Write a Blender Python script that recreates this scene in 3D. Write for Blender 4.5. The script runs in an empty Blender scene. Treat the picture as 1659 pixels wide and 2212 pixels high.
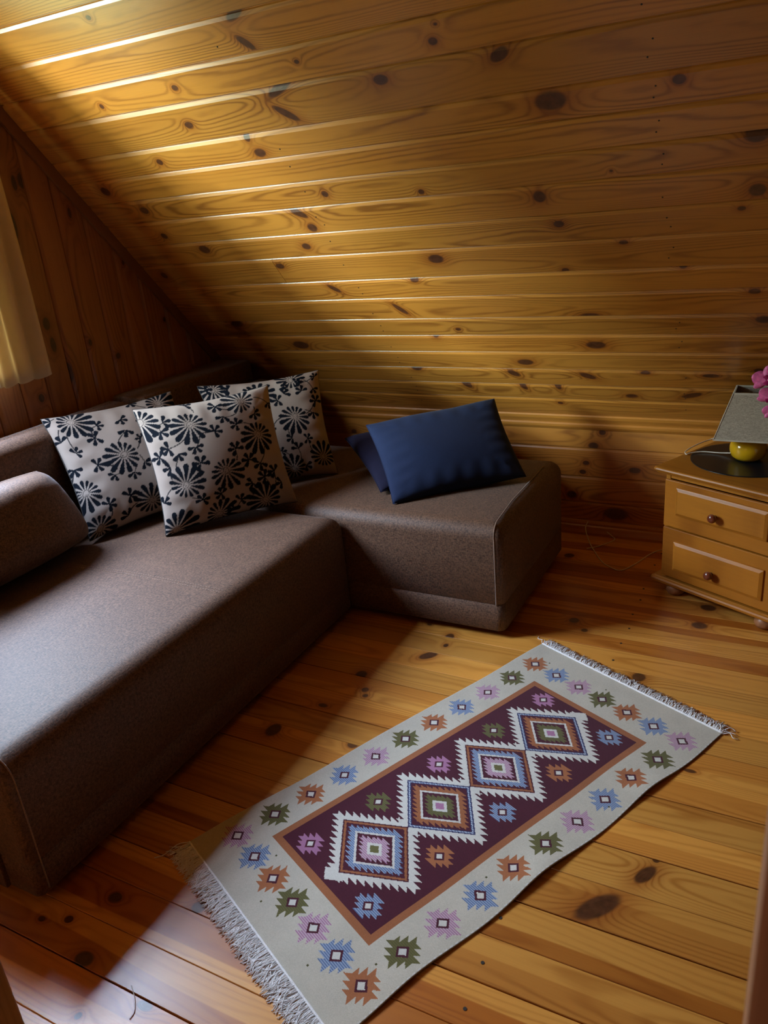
import bpy, bmesh, math, random
import numpy as np
from mathutils import Vector, Matrix

C = bpy.context.scene.collection
S = bpy.context.scene
rnd = random.Random(7)

# ------------------------------------------------------------------ camera
cam_d = bpy.data.cameras.new('camera'); cam = bpy.data.objects.new('camera', cam_d); C.objects.link(cam)
CR = ((0.8821340793207637, 0.46228783581702954, -0.0901633126971027),
      (-0.09963530523488742, 0.3702541335766774, 0.9235716986353223),
      (-0.4603393010070498, 0.8057306208808196, -0.37267397886537473))   # right, up, forward
cam.matrix_world = Matrix(((CR[0][0], CR[1][0], -CR[2][0], 0), (CR[0][1], CR[1][1], -CR[2][1], 0),
                           (CR[0][2], CR[1][2], -CR[2][2], 1.55), (0, 0, 0, 1)))
cam_d.sensor_fit = 'VERTICAL'; cam_d.sensor_height = 36.0
cam_d.lens = 36.0 * 1690.63 / 2212.0
cam_d.clip_start = 0.02
cam_d.dof.use_dof = True; cam_d.dof.focus_distance = 2.4; cam_d.dof.aperture_fstop = 11.0
S.camera = cam

# ------------------------------------------------------------------ world: overcast sky above, green garden below the horizon
W = bpy.data.worlds.new('world'); S.world = W; W.use_nodes = True
wn = W.node_tree; wn.nodes.clear()
wo = wn.nodes.new('ShaderNodeOutputWorld'); wb = wn.nodes.new('ShaderNodeBackground')
wtc = wn.nodes.new('ShaderNodeTexCoord'); wsp = wn.nodes.new('ShaderNodeSeparateXYZ'); wr = wn.nodes.new('ShaderNodeValToRGB')
wn.links.new(wtc.outputs['Generated'], wsp.inputs[0])
wma = wn.nodes.new('ShaderNodeMapRange'); wma.inputs[1].default_value = -1; wma.inputs[2].default_value = 1
wn.links.new(wsp.outputs[2], wma.inputs[0]); wn.links.new(wma.outputs[0], wr.inputs[0])
cr = wr.color_ramp; cr.elements[0].position = 0.30; cr.elements[0].color = (0.10, 0.145, 0.08, 1)
cr.elements[1].position = 0.95; cr.elements[1].color = (1.25, 1.70, 2.45, 1)
for p_, c_ in ((0.50, (0.20, 0.29, 0.22, 1)), (0.61, (0.34, 0.45, 0.40, 1)), (0.72, (1.05, 1.28, 1.50, 1))):      # garden, tree line, sky
    e = cr.elements.new(p_); e.color = c_
wn.links.new(wr.outputs[0], wb.inputs[0]); wb.inputs[1].default_value = 58.0
wn.links.new(wb.outputs[0], wo.inputs[0])

# sky portal filling the window opening: only steers the sampling of the sky that is there anyway
WY0, WY1, WZ0, WZ1 = 0.50, 1.87, 1.08, 2.16        # window opening in the gable wall
pl = bpy.data.lights.new('window_portal', 'AREA'); pl.shape = 'RECTANGLE'; pl.size = WY1 - WY0; pl.size_y = WZ1 - WZ0
pl.cycles.is_portal = True
po = bpy.data.objects.new('window_portal', pl); C.objects.link(po)
po.matrix_world = Matrix(((0, 0, -1, -2.80), (1, 0, 0, (WY0 + WY1) / 2), (0, -1, 0, (WZ0 + WZ1) / 2), (0, 0, 0, 1)))

# added area lamp outside, stands in for yard glare entering the window from the side
gl_ = bpy.data.lights.new('yard_glare_lamp', 'AREA'); gl_.shape = 'SQUARE'; gl_.size = 1.1; gl_.energy = 1000.0; gl_.color = (0.72, 1.0, 1.02)
go = bpy.data.objects.new('yard_glare_lamp', gl_); C.objects.link(go); go.location = (-5.20, -1.52, 2.1)
go.rotation_euler = (Vector((-2.64, 1.6, 1.5)) - Vector(go.location)).to_track_quat('-Z', 'Y').to_euler()

# dim unseen fill light added in the camera's hallway to brighten the door jamb
hl = bpy.data.lights.new('hall_fill', 'POINT'); hl.energy = 9.0; hl.color = (1.0, 0.72, 0.5); hl.shadow_soft_size = 0.08
ho = bpy.data.objects.new('hall_fill', hl); C.objects.link(ho); ho.location = (-0.9, -0.6, 1.5)

S.view_settings.view_transform = 'Standard'; S.view_settings.look = 'None'
S.view_settings.gamma = 1.0; S.view_settings.use_curve_mapping = False
S.view_settings.exposure = -0.26
S.cycles.max_bounces = 10; S.cycles.diffuse_bounces = 4; S.cycles.glossy_bounces = 3
S.cycles.transparent_max_bounces = 8; S.cycles.transmission_bounces = 4
S.cycles.caustics_reflective = False; S.cycles.caustics_refractive = False
S.cycles.sample_clamp_indirect = 6.0
S.cycles.use_denoising = True
S.cycles.use_adaptive_sampling = True; S.cycles.adaptive_threshold = 0.035; S.cycles.adaptive_min_samples = 16

# ------------------------------------------------------------------ room constants (metres; X along the ridge, Y towards the sloping wall)
XG, XR, YK, ZK, TH, ZC, YP, YB = -2.636, 1.6, 3.372, 0.549, math.radians(49.13), 2.45, 0.35, -1.3
SN, CS = math.sin(TH), math.cos(TH)
def slope_z(y): return ZK + (YK - y) * SN / CS
def slope_y(z): return YK - (z - ZK) * CS / SN

# ------------------------------------------------------------------ small helpers
def link(o, parent=None):
    C.objects.link(o)
    if parent is not None: o.parent = parent
    return o
def mesh_obj(name, verts, faces, mat, parent=None, smooth=False, mats=None):
    m = bpy.data.meshes.new(name); m.from_pydata([tuple(v) for v in verts], [], faces); m.update()
    if mats:
        for q in mats: m.materials.append(q)
    elif mat: m.materials.append(mat)
    if smooth:
        for p in m.polygons: p.use_smooth = True
    return link(bpy.data.objects.new(name, m), parent)
def from_bm(name, bm, mat, parent=None, smooth=False):
    bmesh.ops.recalc_face_normals(bm, faces=bm.faces)
    m = bpy.data.meshes.new(name); bm.to_mesh(m); bm.free(); m.materials.append(mat)
    if smooth:
        for p in m.polygons: p.use_smooth = True
    return link(bpy.data.objects.new(name, m), parent)
def empty(name, loc=(0, 0, 0), rot=0.0, parent=None):
    o = bpy.data.objects.new(name, None); o.location = loc; o.rotation_euler = (0, 0, rot); o.empty_display_size = 0.1
    return link(o, parent)
def tag(o, label=None, cat=None, group=None, kind=None):
    if label: o['label'] = label
    if cat: o['category'] = cat
    if group: o['group'] = group
    if kind: o['kind'] = kind
    return o
def box_bm(x0, x1, y0, y1, z0, z1, bev=0.0, seg=2, bm=None):
    b = bmesh.new()
    vs = [b.verts.new((x, y, z)) for x in (x0, x1) for y in (y0, y1) for z in (z0, z1)]
    for f in ((0, 1, 3, 2), (4, 6, 7, 5), (0, 4, 5, 1), (2, 3, 7, 6), (0, 2, 6, 4), (1, 5, 7, 3)): b.faces.new([vs[i] for i in f])
    bmesh.ops.recalc_face_normals(b, faces=b.faces)
    if bev: bmesh.ops.bevel(b, geom=list(b.edges), offset=bev, segments=seg, profile=0.6, affect='EDGES')
    if bm is None: return b
    tmp = bpy.data.meshes.new('t'); b.to_mesh(tmp); b.free(); bm.from_mesh(tmp); bpy.data.meshes.remove(tmp); return bm
def box(name, x0, x1, y0, y1, z0, z1, mat, parent=None, bev=0.0, seg=2):
    return from_bm(name, box_bm(x0, x1, y0, y1, z0, z1, bev, seg), mat, parent)
def lathe(name, prof, mat, parent=None, n=32, loc=(0, 0, 0), axis=None):
    vs, fs = [], []
    for (r, z) in prof:
        for i in range(n): a = 2 * math.pi * i / n; vs.append(Vector((r * math.cos(a), r * math.sin(a), z)))
    k = len(prof)
    for j in range(k - 1):
        for i in range(n): a, b = j * n + i, j * n + (i + 1) % n; fs.append((a, b, b + n, a + n))
    fs.append(tuple(range(n - 1, -1, -1))); fs.append(tuple(range((k - 1) * n, k * n)))
    if axis is not None:
        q = Vector((0, 0, 1)).rotation_difference(Vector(axis)).to_matrix(); vs = [q @ v for v in vs]
    vs = [v + Vector(loc) for v in vs]
    return mesh_obj(name, vs, fs, mat, parent, smooth=True)
def tube_geo(pts, r, n=6, r2=None):
    pts = [Vector(p) for p in pts]; vs, fs = [], []; up = Vector((0.13, 0.21, 0.97)).normalized()
    for i, p in enumerate(pts):
        t = (pts[min(i + 1, len(pts) - 1)] - pts[max(i - 1, 0)]).normalized()
        a = t.cross(up)
        if a.length < 1e-3: a = t.cross(Vector((1, 0, 0)))
        a.normalize(); b = t.cross(a); rr = r if r2 is None else r + (r2 - r) * i / (len(pts) - 1)
        for k in range(n): g = 2 * math.pi * k / n; vs.append(p + (a * math.cos(g) + b * math.sin(g)) * rr)
    for i in range(len(pts) - 1):
        for k in range(n): q, s = i * n + k, i * n + (k + 1) % n; fs.append((q, s, s + n, q + n))
    fs.append(tuple(range(n - 1, -1, -1))); fs.append(tuple(range((len(pts) - 1) * n, len(pts) * n)))
    return vs, fs
def tube(name, pts, r, mat, parent=None, n=8, r2=None):
    v, f = tube_geo(pts, r, n, r2); return mesh_obj(name, v, f, mat, parent, smooth=True)
def catmull(P, k=8):
    P = [Vector(p) for p in P]; Q = [P[0] * 2 - P[1]] + P + [P[-1] * 2 - P[-2]]; out = []
    for i in range(1, len(Q) - 2):
        for j in range(k):
            t = j / k; a, b, c, d = Q[i - 1], Q[i], Q[i + 1], Q[i + 2]
            out.append(0.5 * ((2 * b) + (c - a) * t + (2 * a - 5 * b + 4 * c - d) * t * t + (3 * b - a - 3 * c + d) * t ** 3))
    out.append(P[-1]); return out

# ------------------------------------------------------------------ node helper
class NT:
    def __init__(s, name):
        s.m = bpy.data.materials.new(name); s.m.use_nodes = True; s.t = s.m.node_tree; s.t.nodes.clear()
        s.out = s.n('OutputMaterial')
    def n(s, kind, **kw):
        x = s.t.nodes.new('ShaderNode' + kind)
        for k, v in kw.items(): setattr(x, k, v)
        return x
    def put(s, sock, v):
        if hasattr(v, 'is_output'): s.t.links.new(v, sock)
        else:
            try: sock.default_value = v
            except Exception: sock.default_value = tuple(v) + (1,) if len(v) == 3 else v
    def math(s, op, a, b=None, c=None, clamp=False):
        x = s.n('Math', operation=op); x.use_clamp = clamp; s.put(x.inputs[0], a)
        if b is not None: s.put(x.inputs[1], b)
        if c is not None: s.put(x.inputs[2], c)
        return x.outputs[0]
    def add(s, a, b): return s.math('ADD', a, b)
    def sub(s, a, b): return s.math('SUBTRACT', a, b)
    def mul(s, a, b): return s.math('MULTIPLY', a, b)
    def mad(s, a, b, c): return s.math('MULTIPLY_ADD', a, b, c)
    def rng(s, v, a, b, c=0.0, d=1.0, smooth=False):
        x = s.n('MapRange'); x.interpolation_type = 'SMOOTHSTEP' if smooth else 'LINEAR'
        for i, q in enumerate((v, a, b, c, d)): s.put(x.inputs[i], q)
        return x.outputs[0]
    def comb(s, x, y, z):
        q = s.n('CombineXYZ')
        for i, v in enumerate((x, y, z)): s.put(q.inputs[i], v)
        return q.outputs[0]
    def sep(s, v):
        q = s.n('SeparateXYZ'); s.put(q.inputs[0], v); return q.outputs[0], q.outputs[1], q.outputs[2]
    def noise(s, vec, scale=1.0, detail=2.0, rough=0.5):
        q = s.n('TexNoise'); s.put(q.inputs['Vector'], vec); q.inputs['Scale'].default_value = scale
        q.inputs['Detail'].default_value = detail; q.inputs['Roughness'].default_value = rough
        return q.outputs[0]
    def mix(s, f, a, b, mode='MIX'):
        q = s.n('Mix', data_type='RGBA', blend_type=mode); s.put(q.inputs[0], f); s.put(q.inputs[6], a); s.put(q.inputs[7], b)
        return q.outputs[2]
    def attr(s, name):
        q = s.n('Attribute'); q.attribute_name = name; return q
    def obj(s): return s.n('TexCoord').outputs['Object']
    def bump(s, hgt, strength=0.2, dist=0.001):
        q = s.n('Bump'); s.put(q.inputs['Height'], hgt); q.inputs['Strength'].default_value = strength; q.inputs['Distance'].default_value = dist
        return q.outputs[0]
    def bsdf(s, color, rough=0.5, normal=None, **kw):
        q = s.n('BsdfPrincipled'); s.put(q.inputs['Base Color'], color); s.put(q.inputs['Roughness'], rough)
        if normal is not None: s.put(q.inputs['Normal'], normal)
        for k, v in kw.items(): s.put(q.inputs[k.replace('_', ' ')], v)
        s.t.links.new(q.outputs[0], s.out.inputs[0]); return q

NK = 5
def wood(name, light, dark, knot, rough, ring=1.0, band=None, coat=0.0, knots=True, gloss=0.5, crough=0.12):
    """lacquered pine: grain lines that bend round the knots of each board (knot places come from board attributes)"""
    t = NT(name); x, y, z = t.sep(t.obj()); bs = t.sep(t.attr('board_seed').outputs['Vector'])
    core = halo = swirl = None
    if knots:
        for k in range(NK):
            ax, ay, rx = t.sep(t.attr('ka%d' % k).outputs['Vector']); ry, an, dk = t.sep(t.attr('kb%d' % k).outputs['Vector'])
            dx, dy = t.sub(x, ax), t.sub(y, ay); cs, sn = t.math('COSINE', an), t.math('SINE', an)
            u = t.math('DIVIDE', t.mad(dx, cs, t.mul(dy, sn)), rx)
            v = t.math('DIVIDE', t.sub(t.mul(dy, cs), t.mul(dx, sn)), ry)
            d = t.math('SQRT', t.mad(u, u, t.mul(v, v)))
            c = t.mul(t.rng(d, 1.05, 0.7, 0, 1, True), dk); h = t.mul(t.rng(d, 3.2, 0.9), dk)
            w = t.math('DIVIDE', 5.0, t.mad(d, d, 1.0))
            core = c if core is None else t.math('MAXIMUM', core, c)
            halo = h if halo is None else t.math('MAXIMUM', halo, h)
            swirl = w if swirl is None else t.add(swirl, w)
    sx = t.add(x, t.mul(bs[0], 37.0)); sy = t.add(y, t.mul(bs[2], 5.0))
    n1 = t.noise(t.comb(t.mul(sx, 0.75), t.mul(sy, 6.5), bs[0]), 1.0, 1.6)
    yc = t.math('DIVIDE', t.sub(y, t.mad(bs[2], 0.07, 0.02)), 0.042)
    g = t.mad(n1, 13.0, t.mul(t.mul(yc, yc), 1.5))
    g = t.add(g, t.mul(x, t.mad(bs[2], 2.0, -1.0)))
    if swirl is not None: g = t.add(g, swirl)
    g = t.mad(t.noise(t.comb(t.mul(sx, 14.0), t.mul(sy, 60.0), 0.0), 1.0, 1.0), 0.35, g)
    line = t.mad(t.math('SINE', t.mul(g, 6.283 * ring)), 0.5, 0.5)
    line = t.math('POWER', line, 2.6)
    fade = t.rng(t.noise(t.comb(t.mul(sx, 1.3), t.mul(sy, 14.0), 7.0), 1.0, 1.0), 0.35, 0.65, 0.25, 1.0)
    line = t.mul(line, fade)
    fib = t.noise(t.comb(t.mul(sx, 9.0), t.mul(sy, 420.0), t.mul(z, 100.0)), 1.0, 2.0, 0.6)
    f = t.math('MULTIPLY_ADD', line, 0.72, t.mul(t.sub(fib, 0.35), 0.42), clamp=True)
    col = t.mix(f, light, dark)
    if band:   # heartwood stripe along one side of the board
        bb = t.attr('board_band').outputs['Vector']; b0, b1, b2 = t.sep(bb)
        e = t.add(y, t.mul(t.sub(t.noise(t.comb(t.mul(sx, 1.1), 0.0, bs[0]), 1.0, 1.0), 0.5), 0.06))
        m = t.mul(t.rng(t.mul(t.sub(e, b0), b1), -0.0025, 0.0025, 0, 1, True), b2)
        col = t.mix(m, col, t.mix(1.0, col, band, 'MULTIPLY'))
    lo = t.noise(t.comb(t.mul(sx, 0.9), t.mul(sy, 5.0), 3.0), 1.0, 1.0)
    col = t.mix(t.rng(lo, 0.35, 0.7, 0.0, 0.5), col, t.mix(1.0, col, (0.86, 0.70, 0.50), 'MULTIPLY'))
    if knots:
        hp = t.math('POWER', halo, 1.8)
        col = t.mix(t.mul(hp, 0.62), col, t.mix(1.0, col, (0.52, 0.28, 0.18), 'MULTIPLY'))
        kc = t.mix(t.rng(t.noise(t.comb(t.mul(sx, 60.0), t.mul(sy, 60.0), 0.0), 1.0, 1.0), 0.3, 0.7), knot, tuple(q * 2.0 for q in knot))
        col = t.mix(t.mul(core, 0.92), col, kc)
    tone = t.n('HueSaturation'); t.put(tone.inputs['Color'], col); t.put(tone.inputs['Value'], bs[1]); 
    r = t.mad(fib, 0.12, rough - 0.06)
    t.bsdf(tone.outputs[0], r, t.bump(t.mad(fib, 0.6, t.mul(line, 0.6)), 0.25, 0.0006), Coat_Weight=coat, Coat_Roughness=crough, Specular_IOR_Level=gloss)
    return t.m

def fabric(name, a, b, scale=900.0, rough=0.9, sheen=0.3, contrast=1.0, spec=0.2):
    t = NT(name); x, y, z = t.sep(t.obj())
    k = scale / 2.6
    n1 = t.noise(t.comb(t.mul(x, scale), t.mul(y, k), t.mul(z, k)), 1.0, 1.0)
    n2 = t.noise(t.comb(t.mul(x, k), t.mul(y, scale), t.mul(z, scale)), 1.0, 1.0)
    n3 = t.noise(t.comb(x, y, z), 22.0, 3.0)
    f = t.math('ADD', t.mul(t.add(n1, n2), 0.5), t.mul(t.sub(n3, 0.5), 0.10))
    f = t.rng(f, 0.5 - 0.17 / contrast, 0.5 + 0.17 / contrast)
    t.bsdf(t.mix(f, a, b), rough, t.bump(f, 0.35, 0.0008), Sheen_Weight=sheen, Sheen_Roughness=0.4, Specular_IOR_Level=spec)
    return t.m
def plain(name, col, rough=0.5, noise=0.12, scale=40.0, bump=0.0, **kw):
    t = NT(name); n = t.noise(t.obj(), scale, 3.0)
    c = t.mix(t.rng(n, 0.3, 0.7, 0, 1), tuple(v * (1 - noise) for v in col), tuple(min(1, v * (1 + noise)) for v in col))
    t.bsdf(c, rough, t.bump(n, bump, 0.001) if bump else None, **kw); return t.m
def attr_mat(name, rough=0.85, sheen=0.2, thread=700.0, amount=0.25, spec=0.25):
    t = NT(name); a = t.attr('Col').outputs['Color']; x, y, z = t.sep(t.obj())
    n = t.noise(t.comb(t.mul(x, thread), t.mul(y, thread), t.mul(z, thread)), 1.0, 1.0)
    n3 = t.noise(t.comb(x, y, z), 14.0, 3.0)
    f = t.mad(t.sub(n, 0.5), amount * 2, t.mad(t.sub(n3, 0.5), 0.25, 1.0))
    v = t.n('HueSaturation'); t.put(v.inputs['Color'], a); t.put(v.inputs['Value'], f)
    t.bsdf(v.outputs[0], rough, t.bump(n, 0.4, 0.0008), Sheen_Weight=sheen, Specular_IOR_Level=spec); return t.m

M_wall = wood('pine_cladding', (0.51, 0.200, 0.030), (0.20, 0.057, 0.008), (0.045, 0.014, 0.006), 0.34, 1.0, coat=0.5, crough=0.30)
M_cap = wood('pine_moulding', (0.51, 0.200, 0.030), (0.20, 0.057, 0.008), (0.045, 0.014, 0.006), 0.34, 1.3, knots=False, coat=0.6, crough=0.3)
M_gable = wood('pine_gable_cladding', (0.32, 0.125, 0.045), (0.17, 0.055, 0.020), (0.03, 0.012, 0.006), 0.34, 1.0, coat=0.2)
M_floor = wood('pine_floor', (0.70, 0.32, 0.060), (0.44, 0.155, 0.021), (0.045, 0.015, 0.006), 0.36, 0.9, band=(0.62, 0.42, 0.26), coat=0.25, crough=0.24)
M_trim = wood('pine_trim', (0.42, 0.18, 0.07), (0.26, 0.10, 0.035), (0.05, 0.02, 0.01), 0.36, 1.2, knots=False, coat=0.15)
M_jamb = wood('door_frame_wood', (0.58, 0.29, 0.18), (0.46, 0.21, 0.12), (0.05, 0.02, 0.01), 0.4, 1.2, knots=False)
M_cab = wood('cabinet_pine', (0.43, 0.165, 0.018), (0.24, 0.078, 0.008), (0.05, 0.02, 0.01), 0.40, 0.9, knots=False, coat=0.0, gloss=0.28)
M_knob = plain('dark_red_wood', (0.16, 0.035, 0.014), 0.22, 0.2, 60.0, Coat_Weight=0.5)
M_foot = plain('brown_wood_foot', (0.30, 0.12, 0.045), 0.4, 0.2, 60.0)
M_sofa = fabric('brown_woven_upholstery', (0.036, 0.0145, 0.0065), (0.165, 0.082, 0.045), 300.0, contrast=1.0, sheen=0.12, rough=0.60, spec=0.42)
M_sofa_pipe = fabric('upholstery_piping', (0.16, 0.10, 0.068), (0.32, 0.21, 0.155), 700.0)
M_navy = fabric('navy_cotton', (0.009, 0.014, 0.040), (0.013, 0.022, 0.060), 900.0, sheen=0.04)
M_navy2 = fabric('violet_navy_cotton', (0.007, 0.006, 0.020), (0.011, 0.010, 0.030), 900.0, sheen=0.03)
M_black = plain('black_plastic', (0.012, 0.012, 0.013), 0.5)
M_gap = plain('dark_joint', (0.02, 0.009, 0.004), 0.8)
M_nail = plain('iron_nail_head', (0.02, 0.015, 0.012), 0.5)
M_white = plain('white_cable', (0.75, 0.68, 0.58), 0.45)
M_metal = plain('curtain_rod_metal', (0.35, 0.22, 0.1), 0.3, Metallic=0.8)
M_yellow = plain('yellow_glazed_ceramic', (0.72, 0.40, 0.01), 0.16, 0.08, 8.0, Coat_Weight=0.6)
M_mat = plain('black_glossy_vinyl', (0.006, 0.009, 0.012), 0.28, 0.1, 50.0)
M_hall = plain('hall_dark_wood', (0.10, 0.045, 0.02), 0.6)
M_pot = plain('white_flower_pot', (0.6, 0.6, 0.58), 0.3)
M_leaf = plain('orchid_leaf', (0.05, 0.14, 0.03), 0.35)
M_pink = plain('pink_petal', (0.70, 0.13, 0.34), 0.5, 0.25, 90.0)
M_magenta = plain('magenta_lip', (0.33, 0.01, 0.10), 0.45, 0.25, 90.0)
M_soil = plain('bark_soil', (0.05, 0.03, 0.015), 0.9)
M_rug = attr_mat('woven_kilim', 0.95, 0.15, 900.0, 0.30, 0.12)
M_cush = attr_mat('beige_cloth_with_black_flock', 0.8, 0.0, 900.0, 0.14, 0.05)
M_fringe = plain('cotton_fringe', (0.78, 0.74, 0.72), 0.9, 0.15, 300.0)
def _shade():
    t = NT('linen_lamp_shade'); x, y, z = t.sep(t.obj())
    f = t.mul(t.add(t.noise(t.comb(t.mul(x, 700), t.mul(y, 700), t.mul(z, 90)), 1.0, 1.0), t.noise(t.comb(t.mul(x, 90), t.mul(y, 90), t.mul(z, 700)), 1.0, 1.0)), 0.5)
    f = t.rng(f, 0.36, 0.64)
    t.bsdf(t.mix(f, (0.26, 0.225, 0.17), (0.50, 0.43, 0.33)), 0.9, t.bump(f, 0.3, 0.001)); return t.m
M_shade = _shade()
M_shade_rim = plain('lamp_shade_rim', (0.50, 0.45, 0.36), 0.8)
def _curtain():
    t = NT('cream_curtain_cloth'); n = t.noise(t.obj(), 30.0, 3.0)
    c = t.mix(n, (0.58, 0.46, 0.29), (0.66, 0.54, 0.36))
    d = t.n('BsdfDiffuse'); t.put(d.inputs[0], c); tr = t.n('BsdfTranslucent'); t.put(tr.inputs[0], (0.85, 0.66, 0.36))
    m = t.n('MixShader'); m.inputs[0].default_value = 0.20; t.t.links.new(d.outputs[0], m.inputs[1]); t.t.links.new(tr.outputs[0], m.inputs[2])
    t.t.links.new(m.outputs[0], t.out.inputs[0]); return t.m
M_curtain = _curtain()
def _glass():
    t = NT('window_pane_glass'); tr = t.n('BsdfTransparent'); gl = t.n('BsdfGlossy'); gl.inputs['Roughness'].default_value = 0.02
    m = t.n('MixShader'); m.inputs[0].default_value = 0.05
    t.t.links.new(tr.outputs[0], m.inputs[1]); t.t.links.new(gl.outputs[0], m.inputs[2])
    t.t.links.new(m.outputs[0], t.out.inputs[0]); return t.m
M_glass = _glass()

# ------------------------------------------------------------------ boards
# knots seen in the photograph, in wall coordinates: (along, across, half length, half width, angle)
KN_S = [[-1.993,2.077,0.011,0.0084,0.0],[-1.853,1.82,0.0132,0.0111,0.0],[-1.387,1.826,0.0093,0.0073,0.0],[-1.154,1.729,0.0263,0.0176,0.0],[-1.893,1.689,0.0184,0.0144,0.0],[-2.447,1.703,0.0168,0.0148,0.0],[-1.491,1.755,0.0602,0.0159,0.37],[-1.51,1.674,0.0518,0.0146,-0.72],[-1.507,1.991,0.0369,0.0159,0.36],[-1.518,1.909,0.0362,0.013,-0.84],[-1.687,1.55,0.0247,0.0189,0.0],[-1.704,1.613,0.0137,0.0185,0.0],[-2.475,1.474,0.0234,0.0229,0.0],[-2.119,1.568,0.0149,0.0138,0.0],[-2.188,1.806,0.0094,0.0103,0.0],[-1.53,1.357,0.0144,0.0147,0.0],[-1.679,1.285,0.0406,0.0161,-0.6],[-1.657,1.214,0.0221,0.022,0.0],[-2.361,1.367,0.0218,0.0197,0.0],[-2.364,1.232,0.0169,0.0173,0.0],[-2.215,1.146,0.0282,0.0239,0.0],[-1.731,1.126,0.0211,0.0176,0.0],[-2.538,1.014,0.0183,0.02,0.0],[-2.354,0.682,0.0386,0.0214,0.0],[-1.908,1.031,0.0222,0.0162,0.0],[-1.722,0.891,0.0359,0.013,-0.75],[-0.963,1.809,0.0147,0.0125,0.0],[-0.941,1.852,0.006,0.0045,0.0],[-0.797,1.74,0.0317,0.0184,0.42],[-0.835,1.683,0.0112,0.008,0.0],[-0.494,1.709,0.0183,0.0141,0.0],[-0.359,1.594,0.0198,0.016,0.0],[-1.165,1.58,0.0167,0.0115,0.0],[-0.69,1.586,0.0503,0.0324,0.0],[-1.174,1.327,0.0121,0.011,0.0],[-0.562,1.335,0.0054,0.0054,0.0],[-0.791,1.264,0.023,0.0243,0.0],[-0.752,1.148,0.0193,0.015,0.0],[-0.216,1.158,0.0133,0.0092,0.0],[-1.226,1.025,0.0334,0.0236,0.0],[-0.561,1.052,0.0163,0.0086,0.0],[-0.769,0.939,0.0143,0.0121,0.0],[-1.352,0.922,0.0193,0.0143,0.0],[-0.389,0.931,0.0149,0.011,0.0],[-1.475,0.76,0.0452,0.0128,-0.91],[-0.722,0.701,0.0405,0.0162,0.0],[-1.38,0.592,0.0154,0.0169,0.0],[-0.727,0.532,0.0425,0.0237,0.0],[-1.264,0.632,0.0131,0.0096,0.0],[-0.178,0.806,0.0209,0.0113,0.0],[-0.149,0.669,0.0279,0.0195,0.0],[-0.179,1.405,0.0337,0.0281,0.0],[-0.175,1.221,0.0258,0.0246,0.0],[-1.032,0.419,0.0382,0.0202,0.0],[-1.55,0.366,0.0291,0.0195,0.0],[-0.187,1.716,0.0127,0.0089,0.0],[-2.083,0.529,0.0471,0.0294,0.0],[-1.102,0.341,0.0322,0.0177,-0.63],[-1.347,0.257,0.0424,0.0195,-0.94],[-1.082,0.249,0.0317,0.0147,-1.11],[-0.93,0.258,0.0313,0.0142,-1.24],[-1.693,0.199,0.0175,0.0174,0.0],[-0.789,0.331,0.0391,0.0166,-0.47],[-0.561,0.357,0.0217,0.0094,0.0],[-0.323,0.347,0.035,0.012,0.0],[-0.397,0.215,0.0464,0.0163,0.33],[-0.63,0.199,0.0267,0.0137,0.0],[-0.158,0.386,0.0202,0.0114,0.0]]
KN_K = [[-0.778,0.496,0.0164,0.0132,0.0],[-0.817,0.431,0.0249,0.018,0.0],[-0.849,0.348,0.0168,0.0115,0.0],[-0.864,0.304,0.0169,0.0116,0.0],[-0.634,0.329,0.0287,0.0155,0.0],[-0.712,0.112,0.0635,0.0328,0.0],[-2.058,0.431,0.0169,0.0147,0.0],[-0.915,0.188,0.0259,0.0192,0.0]]
KN_F = [[-0.223,1.471,0.0396,0.0183,1.07],[-0.208,1.524,0.009,0.0079,0.0],[-0.304,1.337,0.0694,0.0283,0.87],[-1.389,0.904,0.0207,0.0168,0.0],[-1.449,0.809,0.0135,0.0115,0.0],[-1.328,0.746,0.0275,0.0208,0.0],[-1.115,0.72,0.0217,0.013,0.0],[-1.232,0.643,0.0089,0.0093,0.0],[-1.173,0.965,0.0202,0.0188,0.0],[-1.284,1.974,0.0228,0.0237,0.0],[-1.226,1.898,0.0142,0.014,0.0],[-1.209,1.868,0.0109,0.0109,0.0],[-1.317,1.769,0.0185,0.0107,0.0],[-1.111,2.164,0.0414,0.0218,0.8],[-1.089,2.307,0.0191,0.0268,0.0],[-1.078,2.248,0.0102,0.0129,0.0],[-1.4,1.6,0.0267,0.0353,0.0],[-1.122,1.63,0.0199,0.0185,0.0],[-0.689,2.572,0.0211,0.0209,0.0],[-0.635,2.512,0.0137,0.0133,0.0],[-0.245,2.821,0.0315,0.0255,0.0],[-0.258,2.679,0.0304,0.0271,0.0],[-0.395,2.28,0.0246,0.0276,0.0],[-1.514,0.783,0.0113,0.0084,0.0],[-0.18,1.877,0.0193,0.0081,0.0],[-0.856,3.114,0.0247,0.0238,0.0]]
KN_G = [[2.13,1.717,0.0119,0.0306,0.0],[2.166,1.724,0.0205,0.0311,0.0],[2.083,1.569,0.0137,0.0544,0.0],[2.119,1.209,0.018,0.0279,0.0],[2.127,1.126,0.0146,0.0331,0.0],[2.171,1.005,0.0225,0.0491,0.0],[2.443,1.017,0.0148,0.0138,-2.31],[2.31,1.1,0.0096,0.0154,0.0],[2.353,1.601,0.0091,0.0221,0.0],[2.761,1.118,0.0106,0.0124,0.0],[2.013,0.941,0.0145,0.0185,0.0]]
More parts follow.
